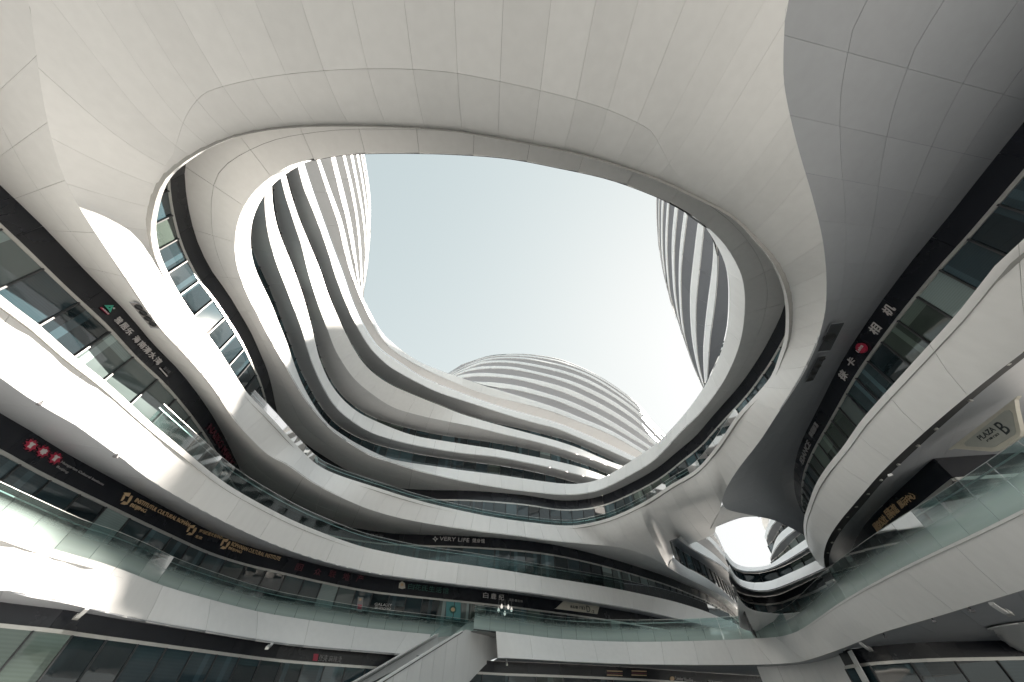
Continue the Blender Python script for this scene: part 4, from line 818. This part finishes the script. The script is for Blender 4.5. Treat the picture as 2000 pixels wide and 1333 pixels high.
def disc(u, v, r, n=14, sq=1.0, rot=0.0): return [(u + r * math.cos(t + rot), v + r * sq * math.sin(t + rot)) for t in np.linspace(0, 2 * math.pi, n + 1)[:-1]]
def sign(label, C, u, v, group=None):
    s, z_ = hit(C, u, v); p = on_wall(C, s, z_, 0.05); return thing('shop_sign', label, 'sign', p, group)
# --- storey 3, left
t = sign('white Chinese letters with green angular logo on the black band at left', E3L, 240, 650)
chars(E3L, t, '雅居乐 海南清水湾', M['letter'], (219.5, 625.5), (306.5, 715.5), (229, 615.5))
o_ = lambda pts: [(190 + x * .1125, 590 + y * .1125) for x, y in pts]
wall_poly(E3L, t, o_([(112,62),(268,62),(246,92),(150,90)]), M['green'], 'logo_stroke'); wall_poly(E3L, t, o_([(268,62),(250,95),(205,182),(190,150),(232,88)]), M['green'], 'logo_stroke')
wall_poly(E3L, t, o_([(112,64),(150,90),(215,120),(190,150)]), M['green'], 'logo_stroke', off=0.075); wall_poly(E3L, t, o_(disc(276, 115, 15, 10)), M['letter'], 'logo_dot')
wall_poly(E3L, t, o_([(42,108),(62,96),(188,208),(168,224)]), M['red'], 'logo_strip'); letters(E3L, t, 'AGILE', M['letter'], *[tuple(q) for q in o_([(52,112),(170,218),(62,100)])], off=0.10, name='lettering')
letters(E3L, t, '清水湾', M['letter_dim'], *[tuple(q) for q in o_([(1120,1160),(1215,1250),(1150,1105)])], name='lettering'); wall_poly(E3L, t, o_([(1068,1155),(1078,1145),(1200,1285),(1190,1296)]), M['letter'], 'underline')
t = sign('unlit dark red lettering running down the black band above the left balustrade', E3L, 430, 872)
letters(E3L, t, 'NABEG MABUG', M['red_dim'], (402, 838), (450, 915), (412, 828), name='lettering')
# --- storey 3, centre
t = sign('white letters reading VERY LIFE with a four-pointed star', E3L, 890, 1055)
letters(E3L, t, 'VERY LIFE', M['letter'], (858.4, 1056.4), (916.4, 1060), (859, 1049), name='lettering'); chars(E3L, t, '健身馆', M['letter'], (922, 1060), (947.5, 1061.8), (922.4, 1052))
star = []
for i in range(8): r_ = 5.6 if i % 2 == 0 else 2.6; a = i * math.pi / 4; star.append((850.3 + r_ * math.sin(a), 1053.4 - r_ * math.cos(a) * 1.1))
wall_poly(E3L, t, star, M['letter'], 'star'); wall_poly(E3L, t, [(850.3 + (u - 850.3) * .45, 1053.4 + (v - 1053.4) * .45) for u, v in star], M['dark'], 'star_centre', off=0.085)
t = sign('dim pink Chinese lettering half hidden by the balustrade left of the star sign', E3L, 730, 1046)
chars(E3L, t, '文化典堂', M['letter_dim'], (712, 1047), (748.5, 1052), (713.5, 1040.5))
# --- storey 2, left
t = sign('three red folk ornaments with white figures and small grey Latin lettering', BS, 82, 882)
for i, (u, v) in enumerate([(58, 870), (82, 882.5), (106, 895.5)]):
    o2 = lambda pts: [(u + x, v + y) for x, y in pts]
    body = o2([(-13,0),(-8,-2),(-9,-8),(-3,-7),(0,-12),(4,-8),(10,-10),(10,-4),(14,-1),(9,3),(9,8),(3,8),(-1,12),(-4,8),(-11,9),(-9,4)])
    b_ = wall_poly(BS, t, body, M['red'], 'ornament')
    fig = [(-1,-5.5),(2,-6.5),(3,-4.5),(7,-3),(8,-.5),(4,-.5),(0,3),(-3,6),(-5,5),(-3.5,3.5),(-7,4),(-8,2.5),(-1.5,-2.5),(-3,-4.5)] if i != 1 else [(0,-6),(2,-4),(5,-5),(6,-2.5),(8,-1),(5,1),(4,4),(0,4),(-3,6.5),(-4,4),(-7,4),(-6,1),(-8,-1),(-4,-2.5),(-2.5,-5)]
    wall_poly(BS, b_, o2(fig), M['letter'], 'figure', off=0.10)
    for a in range(8): wall_poly(BS, b_, o2(disc(14.5 * math.cos(a * .785 + .3), 12.5 * math.sin(a * .785 + .3), 1.3, 6)), M['red_dim'], 'curl')
letters(BS, t, 'Hungarian Cultural Institute', M['letter_dim'], (114.5, 905), (198, 950), (118, 899.5), name='lettering'); letters(BS, t, 'Beijing', M['letter_dim'], (106, 914), (128, 926), (109, 908.5), name='lettering')
M['letter_dim2'] = plain('grey_letter', (0.30, 0.30, 0.31), 0.5)
for c in t.children:
    if c.name.startswith('lettering'): c.data.materials[0] = M['letter_dim2']
def rom_logo(t, u, v, k):
    for q in ([(-6,-12),(8,-11),(4,-4),(-1,-5)], [(-12,4),(-6,-8),(-2,-9),(-5,-1),(-9,4)], [(-12,10),(-5,5),(0,7),(2,11),(-4,12)], [(4,-1),(9,-6),(12,-5),(8,3),(3,9),(1,7)]):
        wall_poly(BS, t, [(u + x * k, v + y * k) for x, y in q], M['gold'], 'logo_petal')
t = sign('gold letters reading INSTITUTUL CULTURAL ROMÂN BEIJING', BS, 300, 1000); rom_logo(t, 246, 974.5, 1.0)
letters(BS, t, 'INSTITUTUL CULTURAL ROMÂN', M['gold'], (260.8, 980), (366, 1029), (264.5, 971.5), name='lettering', tall=(0, .72)); letters(BS, t, 'BEIJING', M['gold'], (249.8, 991), (279.5, 1004), (254, 982), name='lettering')
t = sign('gold Chinese letters with petal logo between the two Romanian institute names', BS, 400, 1045); rom_logo(t, 373, 1036, 0.85)
chars(BS, t, '罗马尼亚文化中心', M['gold'], (385.8, 1040), (432, 1054.5), (388, 1033.5)); chars(BS, t, '北京', M['gold'], (378, 1050), (392, 1055), (380, 1044))
t = sign('gold letters reading ROMANIAN CULTURAL INSTITUTE BEIJING', BS, 500, 1080); rom_logo(t, 439, 1063, 0.85)
letters(BS, t, 'ROMANIAN CULTURAL INSTITUTE', M['gold'], (449.5, 1066), (545, 1096), (452, 1058), name='lettering'); letters(BS, t, 'BEIJING', M['gold'], (443.6, 1074.5), (469, 1083), (446, 1068), name='lettering')
t = sign('widely spaced dim red Chinese letters after the gold institute names', BS, 640, 1122)
for c, u, v in zip('回众联地产', (574.5, 611, 640, 667, 694), (1114, 1123, 1127.5, 1132.5, 1136.5)): letters(BS, t, c, M['red_dim'], (u, v), (u + 13, v + 2.4), (u + 2, v - 14))
t = sign('dim green Chinese letters with a pale shield logo', BS, 830, 1150)
chars(BS, t, '白花氏生活馆', M['green_dim'], (796, 1151), (877, 1161), (797.5, 1140)); sh = wall_poly(BS, t, [(778.5,1149),(779.5,1140),(785,1135.5),(790.5,1140),(791.5,1149.5),(785,1151)], M['cream'], 'shield')
wall_poly(BS, sh, disc(785, 1143, 3, 10), M['gold'], 'shield_centre', off=0.09)
t = sign('thin white Chinese letters left of the grey door plate', BS, 970, 1168)
chars(BS, t, '白鹿纪', M['letter'], (943, 1168), (989, 1174), (944, 1157), gap=0.35); chars(BS, t, '摄影·首饰', M['letter_dim2'], (994, 1174.5), (1021, 1178), (994.3, 1169.5), gap=0.15)
t = sign('slanted grey door plate reading D-2 on the black band', BS, 1130, 1188)
wall_poly(BS, t, [(1082,1189.5),(1086,1188),(1100,1174.5),(1104,1174),(1167,1182.5),(1170,1184.5),(1165.5,1200)], M['cream'], 'plate', off=0.12, thick=0.10)
chars(BS, t, '谷心堂 门口', M['ink'], (1112, 1188), (1142, 1192), (1112.4, 1182.5), off=0.15); letters(BS, t, 'D', M['ink'], (1145, 1196), (1152, 1197), (1145.5, 1184), off=0.15); letters(BS, t, '-2', M['ink'], (1153.5, 1197.5), (1159.5, 1198.3), (1153.8, 1192), off=0.15)
# --- ground floor
t = sign('pink emblem and slanted grey Chinese letters on the lowest black band', AS, 640, 1286)
wall_poly(AS, t, [(612.5,1277.5),(622,1278),(619.5,1291.5),(610.5,1291)], M['red'], 'emblem'); letters(AS, t, '张亮', M['letter_dim2'], (620.8, 1291.5), (637.5, 1292.6), (622.5, 1279)); letters(AS, t, '麻辣烫', M['letter_dim2'], (640, 1292.7), (665, 1294.6), (641.5, 1281))
t = sign('small white Latin lettering with a coloured cook emblem under the footbridge', Gc, 1335, 1329)
letters(Gc, t, 'Lanxier Noodles', M['letter'], (1319, 1328), (1353, 1332), (1319.4, 1322), name='lettering'); wall_poly(Gc, t, disc(1312, 1326, 4.5, 10), M['gold'], 'emblem')
t = sign('small white Latin lettering at the bottom edge right of the cook emblem', Gc, 1400, 1333); letters(Gc, t, 'TORAWOK', M['letter'], (1384, 1336), (1412, 1339), (1384.3, 1329), name='lettering')
t = sign('three stacked yellow stripes glowing on the dark band under the footbridge', Gc, 1205, 1314)
for a, b in ((1185, 1215), (1233, 1262)):
    for k, mk in enumerate(('gold', 'red_dim', 'gold')): wall_poly(Gc, t, [(a, 1310 + k * 4), (b, 1311 + k * 4), (b, 1312.8 + k * 4), (a, 1311.8 + k * 4)], M[mk], 'stripe')
# --- right side
t = sign('white Chinese letters either side of a round red badge on the right band', E3R, 1690, 680)
for c, a, b, d in (('徕', (1651.8,746), (1660,733), (1638.5,732.6)), ('卡', (1666.5,720), (1675,706), (1655,706.5)), ('相', (1714.6,656.5), (1725.5,642), (1698.5,641.5)), ('机', (1742,619.5), (1753.5,604), (1724.5,605))):
    letters(E3R, t, c, M['letter'], a, b, d)
bd_ = wall_poly(E3R, t, [(1685.8 + 9.4 * math.cos(q) + 1.3 * math.sin(q + .8), 680 + 9.9 * math.sin(q) + 0.9 * math.cos(q)) for q in np.linspace(0, 2 * math.pi, 21)[:-1]], M['red'], 'badge', off=0.12, thick=.1)
letters(E3R, t, 'Leica', M['letter'], (1682.5, 689), (1692, 676), (1677.5, 683.5), off=0.15, name='lettering')
t = sign('grey letters reading EDANCE near the narrow end of the right band', E3R, 1580, 870)
letters(E3R, t, 'EDANCE', M['letter_dim2'], (1570.5, 908), (1586, 868.5), (1564, 897.5), name='lettering'); chars(E3R, t, '舞蹈部落', M['letter_dim2'], (1588, 856), (1601.5, 831), (1581.5, 845.5))
t = sign('gold Chinese letters on the dark wall under the right gallery', w2b, 1745, 1008)
chars(w2b, t, '顾京公社', M['gold'], (1716.5, 1040), (1738, 1018), (1705.5, 1026), gap=0.02); chars(w2b, t, '国际馆', M['gold'], (1741.5, 1016), (1760, 999), (1728.5, 999), gap=0.02); chars(w2b, t, '展示中心', M['gold'], (1764, 994), (1792.5, 972), (1753.5, 981), gap=0.02)
# hanging plaza sign
pa, pb = bp(1853.6, 878, 8.75), bp(1989.5, 774, 8.75); PL = Curve([pa + (pb - pa) * k for k in np.linspace(-.2, 1.3, 40)])
t = thing('plaza_sign', 'cream curved signboard reading PLAZA B hanging under the right gallery', 'sign', tuple(pa))
pc = lambda pts: [(1850 + x * .105, 760 + y * .105) for x, y in pts]
bdp = wall_poly(PL, t, pc([(35,1135),(60,1110),(1230,215),(1335,130),(1278,210),(1300,380),(1392,780),(1380,880),(1250,970),(1040,1120),(960,1155),(850,1167),(500,1140),(110,1108)]), M['cream'], 'board', off=0.05, thick=0.16)
wall_poly(PL, bdp, pc([(345,1020),(370,985),(1110,400),(1190,395),(1250,450),(1310,790),(1290,850),(940,1065),(860,1090),(390,1065)]), plain('grey_lightbox_face', (0.40, 0.41, 0.38), 0.4), 'board_face', off=0.075, thick=0.02)
letters(PL, t, 'PLAZA', M['ink'], *pc([(675, 960), (955, 765), (600, 880)]), off=0.10, thick=0.02, name='lettering'); letters(PL, t, 'B', M['ink'], *pc([(1150, 850), (1240, 770), (955, 625)]), off=0.10, thick=0.02)
letters(PL, t, '广场', M['ink'], *pc([(800, 985), (900, 915), (770, 950)]), off=0.10, thick=0.02, name='lettering'); letters(PL, t, '门口', M['ink'], *pc([(925, 905), (1015, 845), (895, 870)]), off=0.10, thick=0.02, name='lettering')
# lettering and posters in the shop windows of storey 2
gw = move(BS, off=-0.12)
t = sign('white outlined lettering reading GALAXY SOHO on a shop window pane', gw, 747, 1184)
letters(gw, t, 'GALAXY', M['letter'], (731, 1183), (765, 1185.5), (732.5, 1177.5), off=0.0, thick=.01, name='lettering'); letters(gw, t, '银河SOHO', M['letter'], (731, 1190), (763, 1192), (732, 1184.5), off=0.0, thick=.01, name='lettering')
t = sign('teal poster with a round emblem in the shop window behind the stair head', gw, 885, 1195)
pp = wall_poly(gw, t, [(872,1175),(900,1177),(899,1212),(871,1209)], M['poster'], 'poster', off=0.0, thick=.01); wall_poly(gw, pp, disc(884.5, 1191, 7, 14, 1.15), M['green_dim'], 'emblem', off=0.015, thick=.01); wall_poly(gw, pp, disc(884.5, 1191, 4, 12), M['gold'], 'emblem_centre', off=0.03, thick=.01)
t = sign('tall poster with pink and yellow print in a narrow window', gw, 703, 1180)
pp = wall_poly(gw, t, [(699,1166),(710,1167.5),(707,1196),(696,1194)], M['letter_dim2'], 'poster', off=0.0, thick=.01); wall_poly(gw, pp, disc(703.5, 1171.5, 2.6, 10), M['gold'], 'emblem', off=0.015, thick=.01); wall_poly(gw, pp, [(699,1181),(707,1182),(706,1192),(698,1191)], M['red'], 'print', off=0.015, thick=.01)
# pendant lamps inside the shop
for i, (u, v, dv) in enumerate([(972,1194,17),(978,1187,9),(984,1200,22),(991,1188,9),(997,1193,13)]):
    s_, z_ = hit(gw, u, v); _, z2_ = hit(gw, u - .5, v - dv); p = on_wall(gw, s_, z_, 0.25)
    t = thing('pendant_lamp', ['pendant lamp at the left end of the glass cluster above the stair', 'small high pendant lamp second from left in the cluster', 'largest and lowest pendant lamp in the middle of the cluster', 'small high pendant lamp right of the largest one', 'pendant lamp at the right end of the glass cluster'][i], 'lamp', p, 'pendant lamps in the shop behind the stair')
    rr = [0.02, 0.09, 0.13, 0.09, 0.015]; zz = [0.26, 0.12, 0.0, -0.10, -0.16]; V = []; k_n = 10
    for r_, h_ in zip(rr, zz): V += [(p[0] + r_ * math.cos(a), p[1] + r_ * math.sin(a), z_ + h_) for a in np.linspace(0, 2 * math.pi, k_n + 1)[:-1]]
    mesh('glass_shade', V, [(a * k_n + b, a * k_n + (b + 1) % k_n, (a + 1) * k_n + (b + 1) % k_n, (a + 1) * k_n + b) for a in range(4) for b in range(k_n)], M['lamp'], t)
    me = shared_box('cord', 0.012, 0.012, max(0.2, z2_ - z_), M['steel']); o = bpy.data.objects.new('cord', me); o.location = (p[0], p[1], z_ + 0.25 + EYE); link(o, t)

# ================================================================== recessed lamp trays in the big soffits
def tray(label, quad, lamps, col, rl=0.16, tz=13.2):
    P = [bp(u, v, tz) for u, v in quad]; c = sum(P) / 4; t = thing('recessed_light_tray', label, 'light', tuple(c))
    inner = [c + (p - c) * 0.93 for p in P]; up3 = np.array([0, 0, 0.02])
    V = [p - up3 * 0.5 for p in P] + [p - up3 * 0.5 for p in inner] + [p + up3 * .2 for p in inner] + [p + up3 for p in P]
    fc = [(i, (i + 1) % 4, 4 + (i + 1) % 4, 4 + i) for i in range(4)] + [(4 + i, 4 + (i + 1) % 4, 8 + (i + 1) % 4, 8 + i) for i in range(4)]
    mesh('tray_frame', V, fc, M['soffit'], t, smooth=False); mesh('tray_bed', [p - up3 * .1 for p in inner], [(0, 1, 2, 3)], col, t, smooth=False)
    for u, v in lamps:
        q = bp(u, v, tz - 0.015); n = 12; V = [(q[0] + rl * k * math.cos(a), q[1] + rl * k * math.sin(a), q[2] - h) for k, h in ((1, 0.0), (1, 0.05), (.75, 0.05), (.7, 0.0)) for a in np.linspace(0, 2 * math.pi, n + 1)[:-1]]
        fc = [(a * n + b, a * n + (b + 1) % n, (a + 1) * n + (b + 1) % n, (a + 1) * n + b) for a in range(3) for b in range(n)] + [tuple(3 * n + b for b in range(n))]
        mesh('downlight', V, fc, M['sub'], t, smooth=False)
gray_bed = plain('grey_tray_bed', (0.22, 0.21, 0.21), 0.6); dark_bed = plain('dark_tray_bed', (0.045, 0.05, 0.055), 0.6)
tray('grey lamp tray with four round lamps in the pale left soffit', [(251.7,589.3),(269.4,591),(312,642.4),(295,641)], [(271,600.4),(280,611.5),(289,622.6),(298.5,632.8)], gray_bed, 0.16, 13.24)
tray('larger dark open tray in the shaded right soffit beside the crease', [(1622.8,631.6),(1651.6,628),(1621.6,686.8),(1595,689)], [(1619,659)], dark_bed, 0.28)
tray('smaller dark tray with a row of lamps below the larger one on the right', [(1598,695.5),(1615,693),(1588,745),(1571,749)], [(1605,701),(1597,715),(1589,729),(1581,741)], dark_bed, 0.15)

# ================================================================== floodlight arms and cameras under the lower edges
def flood(label, a, b, za_, zb__, w=0.16):
    p, q = bp(*a, za_), bp(*b, zb__); t = thing('floodlight_arm', label, 'floodlight', tuple(p), 'curved floodlight arms under the fascias')
    m = (p + q) / 2 + np.array([0, 0, -0.12]); P = np.array([p * (1 - k) ** 2 + 2 * k * (1 - k) * m + q * k * k for k in np.linspace(0, 1, 9)])
    rail_tube('arm', Curve(P), M['white'], t, w, w * .6, n=9); d = (q - p) / np.linalg.norm(q - p)
    rail_tube('lamp_head', Curve(np.array([q - d * .25, q + d * .12])), M['trim'], t, w * 1.4, w * .9, n=2)
flood('pale curved floodlight arm under the lowest left fascia', (171,1189), (150,1206), A_B - .02, A_B - .25)
flood('small pale floodlight arm near the middle of the lowest left fascia', (532,1257), (523,1265), A_B - .02, A_B - .3)
flood('pale curved floodlight arm under the footbridge at the far right', (1936,1179), (1969,1198), FZ_B - .02, FZ_B - .25)
flood('pale floodlight arm under the bend of the footbridge', (1680,1256), (1698,1268), FZ_B - .02, FZ_B - .25)
flood('tiny pale floodlight arm beside the stair haunch', (989,1289), (990,1297), FZ_B - .02, FZ_B - .3, .1)
for i, (u, v, z_, lab) in enumerate([(1895,1190,FZ_B,'small box camera under the footbridge nearest the right edge'), (1822,1211,FZ_B,'small box camera second from the right under the footbridge'), (1727,1241,FZ_B,'small box camera third from the right under the footbridge'), (1737,926,B_B - .1,'white dome camera on the light trough of the right gallery'), (80,787,B_B,'small camera under the middle fascia at far left'), (228,890,B_B,'small camera under the middle fascia left of the gold letters')]):
    p = bp(u, v, z_ - .05); t = thing('security_camera', lab, 'camera', tuple(p), 'security cameras under the gallery edges')
    for nm, sx, sy, sz, dz_, mk in (('bracket', .05, .05, .10, -.02, 'sub'), ('housing', .18, .12, .09, -.11, 'white' if 'dome' in lab else 'letter_dim')):
        me = shared_box(nm, sx, sy, sz, M[mk]); o = bpy.data.objects.new(nm, me); o.location = (p[0], p[1], p[2] + dz_ + EYE); o.rotation_euler = (0, 0, .7 * i); link(o, t)
# white banner clipped to the upper balustrade
p = bp(618, 904, C_T + .1); t = thing('banner', 'small white pennant clipped to the upper balustrade near the dark corner', 'banner', tuple(p))
mesh('cloth', [bp(616, 890, C_T + 1.15), bp(620.5, 896, C_T + 1.0), bp(621, 906, C_T + .2), bp(617, 903, C_T + .25), bp(613, 893, C_T + 1.0)], [(0, 1, 2, 3, 4)], M['letter'], t, smooth=False)
